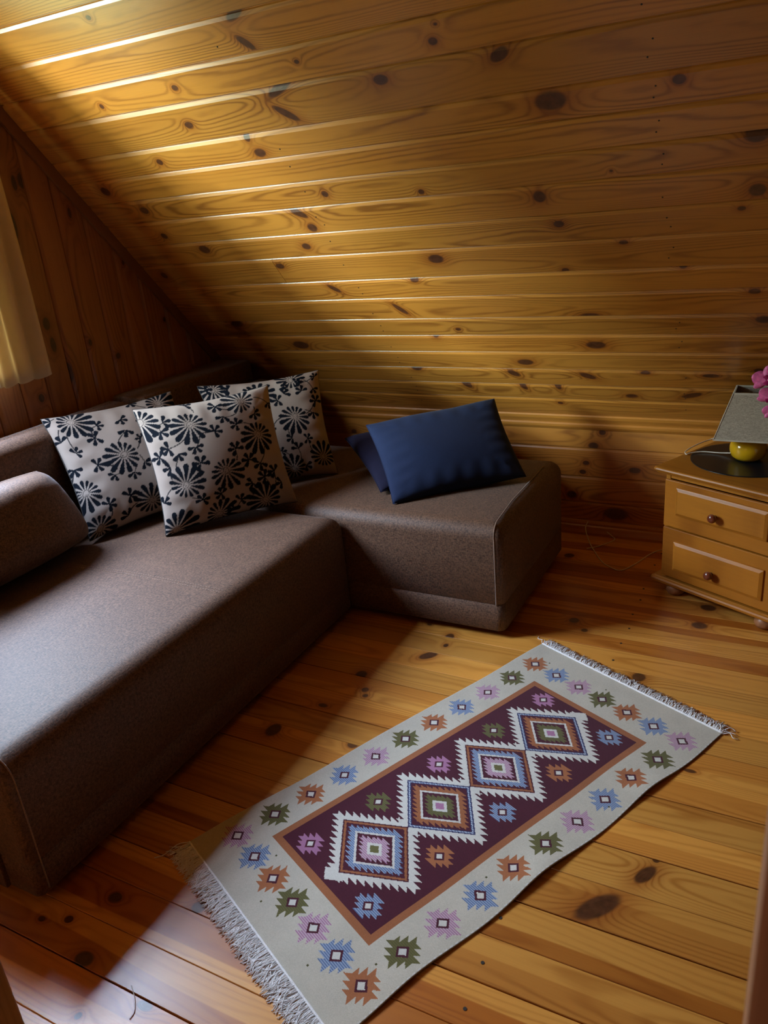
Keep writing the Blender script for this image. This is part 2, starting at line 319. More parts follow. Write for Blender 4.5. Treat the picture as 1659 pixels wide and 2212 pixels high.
def board(name, parent, mat, L, Wd, mtx, profile='V', knots=(), end=None, start=None, T=0.012, rand_knots=0, tone=(0.85, 1.12), band=None, dark=1.0, bv=1.0):
    if profile == 'V':      # shelf and bevel on the upper edge, small round on the lower one
        P = [(0.0004, -T), (0.0004, -0.003), (0.0030, 0.0), (Wd * 0.5, 0.0003), (Wd - 0.0130 * bv, 0.0), (Wd - 0.0055 * bv, -0.0036 * bv), (Wd - 0.0035 * bv, -0.0060 * bv), (Wd - 0.0004, -0.0060 * bv), (Wd - 0.0004, -T)]
    else:
        P = [(0.0006, -T), (0.0006, -0.0015), (0.0018, 0.0), (Wd - 0.0018, 0.0), (Wd - 0.0006, -0.0015), (Wd - 0.0006, -T)]
    n = len(P); vs = []
    for (y, z) in P: vs.append((start(y) if start else 0.0, y, z))
    for (y, z) in P: vs.append((end(y) if end else L, y, z))
    fs = [(i, i + 1, n + i + 1, n + i) for i in range(n - 1)] + [(n - 1, 0, n, 2 * n - 1), tuple(range(n - 1, -1, -1)), tuple(range(n, 2 * n))]
    fs = [tuple(reversed(f)) for f in fs]
    o = mesh_obj(name, vs, fs, mat, parent); m = o.data
    o.matrix_local = mtx
    ks = list(knots)
    ks.sort(key=lambda k: -k[2] * k[3]); ks = ks[:NK]
    for _ in range(min(rand_knots, NK - len(ks))):
        r = rnd.uniform(0.004, 0.011); ks.append((rnd.uniform(0, L), rnd.uniform(0.02, Wd - 0.02), r * rnd.uniform(1.0, 1.8), r, rnd.uniform(-0.3, 0.3)))
    nv = len(vs)
    def put(nm, v):
        a = m.attributes.new(nm, 'FLOAT_VECTOR', 'POINT'); a.data.foreach_set('vector', list(v) * nv)
    put('board_seed', (rnd.random() * 9, rnd.uniform(*tone) * dark, rnd.random()))
    if band: put('board_band', band)
    for k in range(NK):
        if k < len(ks): q = ks[k]; put('ka%d' % k, (q[0], q[1], q[2])); put('kb%d' % k, (q[3], q[4], 1.0))
        else: put('ka%d' % k, (-9, -9, 0.01)); put('kb%d' % k, (0.01, 0, 0.0))
    return o
def pick(K, lo, hi): return [k for k in K if lo <= k[1] < hi]
def basis(o, x, y, z): return Matrix(((x[0], y[0], z[0], o[0]), (x[1], y[1], z[1], o[1]), (x[2], y[2], z[2], o[2]), (0, 0, 0, 1)))

XL = XG + 0.001
# floor
fl = tag(empty('floor'), kind='structure')
box('subfloor', XG - 0.16, XR, YB, YK + 0.1, -0.06, -0.019, M_gap, fl)
FJ = [0.38, 0.495, 0.609, 0.731, 0.840, 0.950, 1.057, 1.169, 1.281, 1.404, 1.527, 1.634, 1.741, 1.853, 1.965, 2.080, 2.190, 2.305, 2.420, 2.530, 2.640, 2.750, 2.860, 2.970, 3.080, 3.190, 3.300, 3.372]
y = 0.38
while y > YB: y -= 0.115; FJ.insert(0, y)
wide = {0.731, 1.057, 1.281, 1.527, 1.741, 1.965, 2.420, 0.495}
for a, b in zip(FJ[:-1], FJ[1:]):
    ks = [(k[0] - XL, k[1] - a, k[2], k[3], k[4]) for k in pick(KN_F, a, b)]
    ga = 0.0010 if round(a, 3) in wide else 0.0; gb = 0.0010 if round(b, 3) in wide else 0.0
    side = rnd.choice((-1, 1)); thr = (b - a) * rnd.uniform(0.3, 0.7)
    board('plank', fl, M_floor, XR - XL, b - a - ga - gb, basis((XL, a + ga, 0), (1, 0, 0), (0, 1, 0), (0, 0, 1)), 'F', ks, T=0.018,
          rand_knots=1, tone=((1.18, 1.28) if a < 0.72 else (0.80, 1.12)), band=(thr, side, rnd.choice((0.0, 0.5, 0.9, 1.0))))
bm = bmesh.new()
for xn in (-0.49, 0.6):
    for a, b in zip(FJ[:-1], FJ[1:]):
        if a < 0.3: continue
        r = bmesh.ops.create_cone(bm, cap_ends=True, segments=10, radius1=0.0042, radius2=0.0042, depth=0.002)
        bmesh.ops.translate(bm, verts=r['verts'], vec=(xn + rnd.uniform(-0.008, 0.008) - (0.06 if b < 1.0 and xn > -1 else 0), a + 0.035 + rnd.uniform(0, 0.02), 0.0))
tag(from_bm('nail_heads', bm, M_nail, fl), kind='stuff')

# sloping wall (the underside of the roof)
sw = tag(empty('wall_slope'), kind='structure')
nx, up, nr = (1, 0, 0), (0, -CS, SN), (0, -SN, -CS)
SJ = [0.030, 0.160, 0.263, 0.372, 0.485, 0.593, 0.699, 0.824, 0.933, 1.072, 1.186, 1.308, 1.416, 1.523, 1.624, 1.767, 1.879]
STOP = (ZC - ZK) / SN
while SJ[-1] + 0.118 < STOP: SJ.append(SJ[-1] + 0.118)
SJ.append(STOP + 0.02)
for a, b in zip(SJ[:-1], SJ[1:]):
    spans = [(XL, XR)]
    if a < 1.0 < b: spans = [(XL, -1.931), (-1.9295, XR)]
    elif a > 2.0: spans = [(XL, -0.9), (-0.898, XR)]
    for (u0, u1) in spans:
        ks = [(k[0] - u0, k[1] - a, k[2], k[3], k[4]) for k in pick(KN_S, a, b) if u0 <= k[0] < u1]
        o = (u0, YK - a * CS, ZK + a * SN)
        board('plank', sw, M_wall, u1 - u0, b - a, basis(o, nx, up, nr), 'V', ks, rand_knots=(0 if ks else 3), tone=(0.82, 1.12), bv=1.3)
bm = bmesh.new()
for xn in (-1.61, -0.42, 0.75):
    for a, b in zip(SJ[:-1], SJ[1:]):
        for fr in (0.3, 0.62):
            if b - a < 0.1 or rnd.random() < 0.35: continue
            s = a + (b - a) * fr; r = bmesh.ops.create_cone(bm, cap_ends=True, segments=8, radius1=0.0026, radius2=0.0026, depth=0.0016)
            bmesh.ops.rotate(bm, verts=r['verts'], matrix=Matrix.Rotation(-(math.pi / 2 - TH) , 3, 'X'))
            bmesh.ops.translate(bm, verts=r['verts'], vec=(xn + rnd.uniform(-0.01, 0.01), YK - s * CS, ZK + s * SN))
tag(from_bm('nail_heads', bm, M_nail, sw), kind='stuff')
def slab(name, pts, d, mat, parent):    # pts: quad, d: thickness vector
    vs = [Vector(p) for p in pts] + [Vector(p) + Vector(d) for p in pts]
    return mesh_obj(name, vs, [(3, 2, 1, 0), (4, 5, 6, 7), (0, 1, 5, 4), (1, 2, 6, 5), (2, 3, 7, 6), (3, 0, 4, 7)], mat, parent)
o1, o2 = Vector((0, YK, ZK)) - Vector(nr) * 0.0125, Vector((0, slope_y(ZC), ZC)) - Vector(nr) * 0.0125
slab('roof_backing', [(XG - 0.16, o1.y, o1.z), (XR, o1.y, o1.z), (XR, o2.y, o2.z), (XG - 0.16, o2.y, o2.z)], -Vector(nr) * 0.05, M_gap, sw)

# low knee wall under the slope, with its cap moulding and skirting board
kw = tag(empty('wall_knee'), kind='structure')
KJ = [0.066, 0.158, 0.282, 0.419, 0.536]
for a, b in zip(KJ[:-1], KJ[1:]):
    ks = [(k[0] - XL, k[1] - a, k[2], k[3], k[4]) for k in pick(KN_K, a, b)]
    board('plank', kw, M_wall, XR - XL, b - a, basis((XL, YK, a), (1, 0, 0), (0, 0, 1), (0, -1, 0)), 'V', ks, rand_knots=1, tone=(0.9, 1.05))
box('wall_backing', XG - 0.16, XR, YK + 0.0125, YK + 0.07, -0.05, ZK + 0.05, M_gap, kw)
def moulding(name, prof, x0, x1, mat, parent):     # prof in (y, z), extruded along X
    n = len(prof); vs = [(x0, p[0], p[1]) for p in prof] + [(x1, p[0], p[1]) for p in prof]
    fs = [(i, (i + 1) % n, n + (i + 1) % n, n + i) for i in range(n)] + [tuple(range(n - 1, -1, -1)), tuple(range(n, 2 * n))]
    o = mesh_obj(name, vs, fs, mat, parent); bm = bmesh.new(); bm.from_mesh(o.data); bmesh.ops.recalc_face_normals(bm, faces=bm.faces); bm.to_mesh(o.data); bm.free()
    seed_attr(o); return o
def seed_attr(o, tone=1.0):
    a = o.data.attributes.new('board_seed', 'FLOAT_VECTOR', 'POINT'); v = (rnd.random() * 9, tone * rnd.uniform(0.95, 1.05), rnd.random())
    a.data.foreach_set('vector', list(v) * len(o.data.vertices)); return o
t1 = moulding('trim_1', [(YK + 0.01, 0.505), (YK - 0.008, 0.508), (YK - 0.016, 0.520), (YK - 0.018, 0.530), (YK - 0.012, 0.537), (YK - 0.016, 0.545), (YK - 0.026, 0.560), (YK - 0.030, 0.572), (YK - 0.020, 0.585), (YK + 0.01, 0.580)], XL, XR, M_cap, None)
tag(t1, kind='structure')
b1 = moulding('baseboard_knee', [(YK, 0.0), (YK - 0.022, 0.0), (YK - 0.022, 0.012), (YK - 0.018, 0.026), (YK - 0.016, 0.040), (YK - 0.011, 0.046), (YK - 0.012, 0.056), (YK - 0.006, 0.066), (YK, 0.068)], XL, XR, M_cap, None)
tag(b1, kind='structure')

# gable wall with the window, vertical boards cut off by the roof slope
gw = tag(empty('wall_gable'), kind='structure')
GJ = [YK, 3.24, 3.12, 3.005, 2.888, 2.771, 2.643, 2.532, 2.409, 2.285, 2.171, 2.050]
while GJ[-1] - 0.118 > YP + 0.02: GJ.append(GJ[-1] - 0.118)
GJ.append(YP)
for hi, lo in zip(GJ[:-1], GJ[1:]):
    ks = [(k[1], hi - k[0], (k[3] if k[4] == 0 else k[2]), (k[2] if k[4] == 0 else k[3]), (0.0 if k[4] == 0 else math.atan2(-math.cos(k[4]), math.sin(k[4])))) for k in KN_G if lo <= k[0] < hi]
    mtx = lambda z0: basis((XG, hi, z0), (0, 0, 1), (0, -1, 0), (1, 0, 0))
    top = lambda yy, hi=hi: min(ZC + 0.01, slope_z(hi - yy) - 0.002)
    if hi > WY0 and lo < WY1:      # above and below the window
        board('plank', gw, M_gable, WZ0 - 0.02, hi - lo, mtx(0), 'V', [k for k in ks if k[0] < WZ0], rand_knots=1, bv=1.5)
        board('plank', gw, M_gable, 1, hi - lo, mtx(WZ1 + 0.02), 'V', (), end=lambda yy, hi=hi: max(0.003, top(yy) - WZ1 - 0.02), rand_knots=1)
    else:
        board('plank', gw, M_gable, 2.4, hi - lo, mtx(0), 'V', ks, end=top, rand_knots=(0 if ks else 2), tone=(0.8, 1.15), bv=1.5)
xb0, xb1 = XG - 0.16, XG - 0.0125
box('wall_backing', xb0, xb1, YB, WY0, -0.05, ZC + 0.1, M_gap, gw)
box('wall_backing', xb0, xb1, WY0, WY1, -0.05, WZ0, M_gap, gw)
box('wall_backing', xb0, xb1, WY0, WY1, WZ1, ZC + 0.1, M_gap, gw)
yy1 = YK + 0.07
mesh_obj('wall_backing', [(x, a, b) for x in (xb0, xb1) for (a, b) in ((WY1, -0.05), (yy1, -0.05), (yy1, ZK + 0.05), (slope_y(ZC) + 0.05, ZC + 0.05), (WY1, ZC + 0.1))],
         [(0, 1, 2, 3, 4), (9, 8, 7, 6, 5), (0, 5, 6, 1), (1, 6, 7, 2), (2, 7, 8, 3), (3, 8, 9, 4), (4, 9, 5, 0)], M_gap, gw)
# sloping corner trim where the gable meets the roof
sl = (slope_y(ZC) + 0.02, ZC - 0.023)
d = Vector((0, CS, -SN)); q = Vector((0, -SN, -CS))
A, B = Vector((XG + 0.0005, YK - 1.95 / SN * CS, ZK + 1.95)), Vector((XG + 0.0005, YK - 0.02, ZK + 0.03))
A = Vector((XG + 0.0005, slope_y(ZC - 0.01), ZC - 0.01))
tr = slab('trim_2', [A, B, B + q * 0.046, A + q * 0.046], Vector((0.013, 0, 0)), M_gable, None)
put_k = tr.data
for nm, v in (('board_seed', (3.1, 0.8, 0.4)),) + tuple(('ka%d' % k, (-9, -9, 0.01)) for k in range(NK)) + tuple(('kb%d' % k, (0.01, 0, 0)) for k in range(NK)):
    a = put_k.attributes.new(nm, 'FLOAT_VECTOR', 'POINT'); a.data.foreach_set('vector', list(v) * 8)
tag(tr, kind='structure')
b2 = box('baseboard_gable', XG, XG + 0.016, YP, YK - 0.02, 0, 0.07, M_trim, None, 0.004); seed_attr(b2); tag(b2, kind='structure')

# window set in the gable
wi = tag(empty('window_1', (XG - 0.07, (WY0 + WY1) / 2, WZ0)), kind='structure')
def wbox(n, y0, y1, z0, z1, x0=-0.035, x1=0.035, m=None):
    o = box(n, x0, x1, y0 - (WY0 + WY1) / 2, y1 - (WY0 + WY1) / 2, z0 - WZ0, z1 - WZ0, m or M_trim, wi, 0.004)
    if not m: seed_attr(o)
    return o
wbox('frame', WY0, WY0 + 0.05, WZ0, WZ1); wbox('frame', WY1 - 0.05, WY1, WZ0, WZ1)
wbox('frame', WY0 + 0.05, WY1 - 0.05, WZ0, WZ0 + 0.05); wbox('frame', WY0 + 0.05, WY1 - 0.05, WZ1 - 0.05, WZ1)
ym = (WY0 + WY1) / 2
wbox('glazing_bar', WY0 + 0.05, WY1 - 0.05, WZ1 - 0.36, WZ1 - 0.335, -0.015, 0.015)
wbox('pane', WY0 + 0.05, WY1 - 0.05, WZ0 + 0.05, WZ1 - 0.36, -0.004, 0.004, M_glass); wbox('pane', WY0 + 0.05, WY1 - 0.05, WZ1 - 0.335, WZ1 - 0.05, -0.004, 0.004, M_glass)
wbox('window_sill', WY0 - 0.03, WY1 + 0.03, WZ0 - 0.03, WZ0, 0.03, 0.075)
for (a, b, c_, e_) in ((WY0 - 0.05, WY0, WZ0 - 0.03, WZ1 + 0.05), (WY1, WY1 + 0.05, WZ0 - 0.03, WZ1 + 0.02), (WY0, WY1, WZ1, WZ1 + 0.05)):
    wbox('casing', a, b, c_, e_, 0.07, 0.088)

# curtain hanging over the far side of the window
rod = empty('curtain_rod', (XG + 0.062, 1.22, 2.172)); tag(rod, 'thin metal curtain rod above the window in the gable wall', 'curtain rod')
tube('pole', [(0, -0.84, 0), (0, 0.70, 0)], 0.008, M_metal, rod, 10)
for s in (-0.82, 0.68):
    tube('bracket', [(-0.06, s, 0), (0, s, 0)], 0.006, M_metal, rod, 8)
def curtain(name, y0, y1, z0, z1, lab, folds, ph):
    nu, nv = 70, 24; vs, fs = [], []
    for j in range(nv + 1):
        v = j / nv; 
        for i in range(nu + 1):
            u = i / nu
            w = y0 + (y1 - y0) * (u + 0.02 * math.sin(v * 3 + u * 4)); zt = min(z1, slope_z(w) - 0.035); z = zt + (z0 - zt) * v
            dx = 0.014 * (0.6 + 0.6 * v) * math.sin(u * folds * 2 * math.pi + ph + 0.5 * v) + 0.006 * math.sin(u * 17 + v * 5)
            vs.append((XG + 0.062 + dx, w, z + 0.006 * math.sin(u * folds * 2 * math.pi + ph)))
    for j in range(nv):
        for i in range(nu): a = j * (nu + 1) + i; fs.append((a, a + 1, a + nu + 2, a + nu + 1))
    o = mesh_obj(name, vs, fs, M_curtain, None, smooth=True)
    s = o.modifiers.new('thick', 'SOLIDIFY'); s.thickness = 0.0015
    return tag(o, lab, 'curtain')
curtain('curtain', 1.80, 2.030, 1.030, 2.165, 'cream curtain hanging short at the window, lit from behind, left of the floral cushions', 3.3, 0.6)


curtain('curtain', 0.42, 1.22, 1.020, 2.165, 'unseen second cream curtain added over the near half of the window to warm its light, beyond the left edge', 7.3, 1.6)  # unseen, added so its backlit cloth warms the light and holds back glare

# ceiling, partition with the doorway the camera looks through, hall behind the camera, right-hand wall
ce = tag(empty('ceiling'), kind='structure')
box('ceiling_backing', XG - 0.16, XR, YB, slope_y(ZC) + 0.06, ZC + 0.0125, ZC + 0.05, M_gap, ce)
yc_ = slope_y(ZC) + 0.015
while yc_ > YB:
    board('plank', ce, M_wall, XR - XL, 0.118, basis((XL, yc_, ZC), (1, 0, 0), (0, -1, 0), (0, 0, -1)), 'V', (), rand_knots=4, bv=1.3); yc_ -= 0.118
wp = tag(empty('wall_partition'), kind='structure')
DX0, DX1 = -0.795, 0.004
seed_attr(box('partition_panel', XG, DX0 - 0.07, YP - 0.09, YP - 0.005, 0, ZC, M_trim, wp))
seed_attr(box('partition_panel', DX1 + 0.07, XR, YP - 0.09, YP - 0.005, 0, ZC, M_trim, wp))
seed_attr(box('partition_panel', DX0 - 0.07, DX1 + 0.07, YP - 0.09, YP - 0.005, 2.07, ZC, M_trim, wp))
dr = tag(empty('door_1', (0, YP, 0)), kind='structure')
seed_attr(box('door_jamb', DX0 - 0.075, DX0, -0.10, 0.0, 0, 2.07, M_jamb, dr, 0.003), 0.8)
seed_attr(box('door_jamb', DX1, DX1 + 0.075, -0.10, 0.0, 0, 2.07, M_jamb, dr, 0.003))
seed_attr(box('door_head', DX0, DX1, -0.10, 0.0, 2.0, 2.07, M_jamb, dr, 0.003))
tag(box('wall_right', XR, XR + 0.05, YB, YK, 0, ZC, M_hall), kind='structure')
tag(box('wall_hall_back', XG - 0.16, XR, YB - 0.05, YB, 0, ZC, M_hall), kind='structure')
tag(box('wall_hall_left', -1.5, -1.45, YB, YP - 0.095, 0, ZC, M_hall), kind='structure')

# ------------------------------------------------------------------ upholstered blocks
def rrect(x0, x1, y0, y1, r, n=5):
    r = min(r, (x1 - x0) / 2 - 1e-4, (y1 - y0) / 2 - 1e-4); P = []
    for cx_, cy_, a0 in ((x1 - r, y1 - r, 0), (x0 + r, y1 - r, 90), (x0 + r, y0 + r, 180), (x1 - r, y0 + r, 270)):
        for i in range(n + 1): a = math.radians(a0 + 90 * i / n); P.append((cx_ + r * math.cos(a), cy_ + r * math.sin(a)))
    # extra points along the straight sides keep the crown smooth
    return P
def block(name, x0, x1, y0, y1, z0, z1, rs, rt, mat, parent, crown=0.012, seams=(), sag=0.0):
    prof = [(0.006, z0), (0.0, z0 + 0.006)]
    for s in seams: prof += [(0.0, s - 0.004), (0.0035, s - 0.001), (0.0035, s + 0.001), (0.0, s + 0.004)]
    prof.append((0.0, z0 + (z1 - rt - z0) * 0.8)); ns = 7
    for i in range(ns + 1): a = math.pi / 2 * i / ns; prof.append((rt * (1 - math.cos(a)), z1 - rt + rt * math.sin(a)))
    half = min(x1 - x0, y1 - y0) / 2
    for i in range(1, 7):
        t = i / 6.5; prof.append((rt + (half - rt) * t, z1 + crown * math.sin(t * math.pi / 2)))
    vs, fs = [], []; n = None
    for (ins, z) in prof:
        ins = min(ins, half - 0.004); P = rrect(x0 + ins, x1 - ins, y0 + ins, y1 - ins, max(rs - ins * 0.6, 0.002)); n = len(P)
        vs += [(p[0], p[1], z) for p in P]
    for j in range(len(prof) - 1):
        for i in range(n): a, b = j * n + i, j * n + (i + 1) % n; fs.append((a, b, b + n, a + n))
    fs.append(tuple(range(n - 1, -1, -1))); fs.append(tuple(range((len(prof) - 1) * n, len(prof) * n)))
    o = mesh_obj(name, vs, fs, mat, parent, smooth=True)
    for p in o.data.polygons:
        if abs(p.normal.z) > 0.999 and p.area > 0.2: p.use_smooth = False
    return o

sofa = empty('corner_sofa', (-2.0, 1.9, 0))
tag(sofa, 'brown woven corner sofa bed along the gable wall, its chaise turned towards the cabinet', 'sofa')
def L(x, y, z=0.0): return (x + 2.0, y - 1.9, z)
def sblock(name, x0, x1, y0, y1, *a, **k): return block(name, x0 + 2.0, x1 + 2.0, y0 - 1.9, y1 - 1.9, *a, **k)
SX, SC = -1.53, -0.886
sblock('seat', -2.47, SX, 0.806, 2.348, 0.03, 0.435, 0.02, 0.065, M_sofa, sofa, crown=0.012, seams=(0.132,))
sblock('chaise_seat', -2.47, SC, 2.352, 3.12, 0.03, 0.452, 0.03, 0.060, M_sofa, sofa, crown=0.010, seams=(0.142,))
sblock('end_panel', -2.47, -1.640, 0.794, 0.812, 0.03, 0.40, 0.004, 0.006, M_sofa, sofa, crown=0.0)
sblock('backrest', -2.612, -2.475, 0.806, 2.325, 0.03, 0.862, 0.02, 0.055, M_sofa, sofa, crown=0.006)
sblock('backrest', -2.612, -2.425, 2.335, 3.075, 0.03, 0.868, 0.008, 0.014, M_sofa, sofa, crown=0.004)
bc = sblock('back_cushion', -2.422, -2.225, 2.52, 3.09, 0.455, 0.775, 0.05, 0.060, M_sofa, sofa, crown=0.015)
# leg stubs
for (x, y) in ((-1.60, 0.87), (-2.40, 0.87), (-0.945, 2.42), (-0.945, 3.05), (-1.60, 2.42), (-2.40, 3.05)):
    lathe('leg', [(0.022, 0.0), (0.026, 0.004), (0.026, 0.034)], M_black, sofa, 16, (x + 2.0, y - 1.9, 0))
# piping: along the rounded front edge of seat and chaise
def edge_path(x0, y, z0, z1, rt, sx, xin):
    P = [(x0, y, z0), (x0, y, z1 - rt)]
    for i in range(1, 7): a = math.pi / 2 * i / 6; P.append((x0 - sx * rt * (1 - math.cos(a)), y, z1 - rt + rt * math.sin(a)))
    P.append((xin, y, z1 + 0.001)); return [L(*p) for p in P]
tube('piping', edge_path(SX + 0.0005, 0.835, 0.045, 0.436, 0.065, 1, -1.68), 0.0022, M_sofa_pipe, sofa, 6)
P = [L(SC - 0.028, 2.3515, 0.14), L(SC - 0.028, 2.3515, 0.39)]
for i in range(1, 7): a = math.pi / 2 * i / 6; P.append(L(SC - 0.028 - 0.006 * i / 6, 2.3515 + 0.06 * (1 - math.cos(a)), 0.392 + 0.06 * math.sin(a)))
P += [L(SC - 0.045, 2.6, 0.454), L(SC - 0.045, 3.0, 0.454)]
tube('piping', P, 0.0022, M_sofa_pipe, sofa, 6)
# double row of stitches across the seat
bm = bmesh.new()
def stitches(a, b, zf, n):
    a, b = Vector(a), Vector(b); d = (b - a) / n
    for i in range(n):
        p = a + d * i; q = a + d * (i + 0.62); dirv = (q - p).normalized(); s = Vector((-dirv.y, dirv.x, 0)) * 0.0011
        v = [bm.verts.new(L(w.x, w.y, zf(w) + h)) for h in (0.0, 0.0012) for w in (p - s, p + s, q + s, q - s)]
        for f in ((4, 5, 6, 7), (0, 4, 7, 3), (1, 2, 6, 5), (0, 1, 5, 4), (3, 7, 6, 2)): bm.faces.new([v[k] for k in f])
def seat_top(w):
    m = min(w.x + 2.47, SX - w.x, w.y - 0.806, 2.348 - w.y); half = 0.47
    if m < 0.065: a = math.acos(max(0, min(1, 1 - m / 0.065))); return 0.435 - 0.065 + 0.065 * math.sin(a)
    return 0.435 + 0.012 * math.sin(min(1, (m - 0.065) / (half - 0.065)) * 0.92 * math.pi / 2) + 0.0003
stitches((-2.20, 1.645, 0), (-1.575, 1.668, 0), seat_top, 60); stitches((-2.20, 1.660, 0), (-1.575, 1.683, 0), seat_top, 60)
tag(from_bm('stitching', bm, M_sofa_pipe, sofa), kind='stuff')

# ------------------------------------------------------------------ loose cushions
def cushion(name, cs, thick, mat, label, cat, group=None, nu=48, power=0.42, pinch=0.05, wr=0.004, seed=1, paint=None, boxy=0.0, rc=0.0):
    """cs = four corners (top left, top right, bottom right, bottom left) of the seam, seen from the front"""
    P = [Vector(c) for c in cs]; ctr = sum(P, Vector()) / 4
    U = ((P[1] - P[0]) + (P[2] - P[3])).normalized(); V = ((P[0] - P[3]) + (P[1] - P[2])).normalized(); N = U.cross(V).normalized()
    if N.dot(Vector((0, 0, 1.55)) - ctr) < 0: N = -N
    r = random.Random(seed); ph = [r.uniform(0, 6.28) for _ in range(12)]
    def surf(s, t, side):
        ss, tt = s * (1 - pinch * (1 - t * t) * abs(s) ** 2), t * (1 - pinch * (1 - s * s) * abs(t) ** 2)
        ss *= 1 - rc * s * s * t * t; tt *= 1 - rc * s * s * t * t; a, b = (ss + 1) / 2, (tt + 1) / 2
        p = P[3] * ((1 - a) * (1 - b)) + P[2] * (a * (1 - b)) + P[0] * ((1 - a) * b) + P[1] * (a * b)
        e = max(0.0, (1 - s * s)) * max(0.0, (1 - t * t))
        if boxy: h = (max(0.0, 1 - abs(s) ** (2 + boxy)) * max(0.0, 1 - abs(t) ** (2 + boxy))) ** 0.5
        else: h = e ** power
        w = 0
        for k in range(3):
            w += math.sin(s * (3 + 2 * k) * math.cos(ph[k]) + t * (3 + 2 * k) * math.sin(ph[k]) + ph[k + 3]) / (k + 1)
        edge = max(abs(s), abs(t)); wk = wr * w * h + wr * 0.7 * math.sin((s if abs(t) > abs(s) else t) * 22 + ph[7]) * max(0, edge - 0.55) * (1 - edge) * 6
        return p + N * side * (thick * 0.5 * h + wk) + N * (0.006 * math.sin(5 * s + ph[8]) * edge * 0.5)
    vs, fs = [], []; idx = {}
    def vid(i, j, side):
        b = i in (0, nu) or j in (0, nu); k = (i, j, 0 if b else side)
        if k not in idx:
            # cluster samples towards the seam
            s, t = -math.cos(math.pi * i / nu), -math.cos(math.pi * j / nu)
            s, t = 0.55 * s + 0.45 * (2 * i / nu - 1), 0.55 * t + 0.45 * (2 * j / nu - 1)
            idx[k] = len(vs); vs.append(surf(s, t, side if not b else 0)); st.append((s, t))
        return idx[k]
    st = []
    for side in (1, -1):
        for i in range(nu):
            for j in range(nu):
                q = (vid(i, j, side), vid(i + 1, j, side), vid(i + 1, j + 1, side), vid(i, j + 1, side))
                fs.append(q if side == 1 else q[::-1])
    # put the origin at the foot of the cushion
    low = min(v.z for v in vs); org = Vector((ctr.x, ctr.y, low)); vs = [v - org for v in vs]
    o = mesh_obj(name, vs, fs, mat, None, smooth=True); o.location = org
    bm = bmesh.new(); bm.from_mesh(o.data); bmesh.ops.recalc_face_normals(bm, faces=bm.faces); bm.to_mesh(o.data); bm.free()
    if paint:
        q = np.array(st); col = paint(q[:, 0], q[:, 1]); a = o.data.color_attributes.new('Col', 'FLOAT_COLOR', 'POINT')
        a.data.foreach_set('color', np.concatenate([col, np.ones((len(q), 1))], 1).astype(np.float32).ravel())
    tag(o, label, cat, group)
    # seam cord round the edge
    rim = [surf(-1 + 2 * k / 40, -1, 0) for k in range(40)] + [surf(1, -1 + 2 * k / 40, 0) for k in range(40)] + [surf(1 - 2 * k / 40, 1, 0) for k in range(40)] + [surf(-1, 1 - 2 * k / 40, 0) for k in range(41)]
    rim = [v - org for v in rim]; v_, f_ = tube_geo(rim, 0.0022, 5)
    return o, (v_, f_)

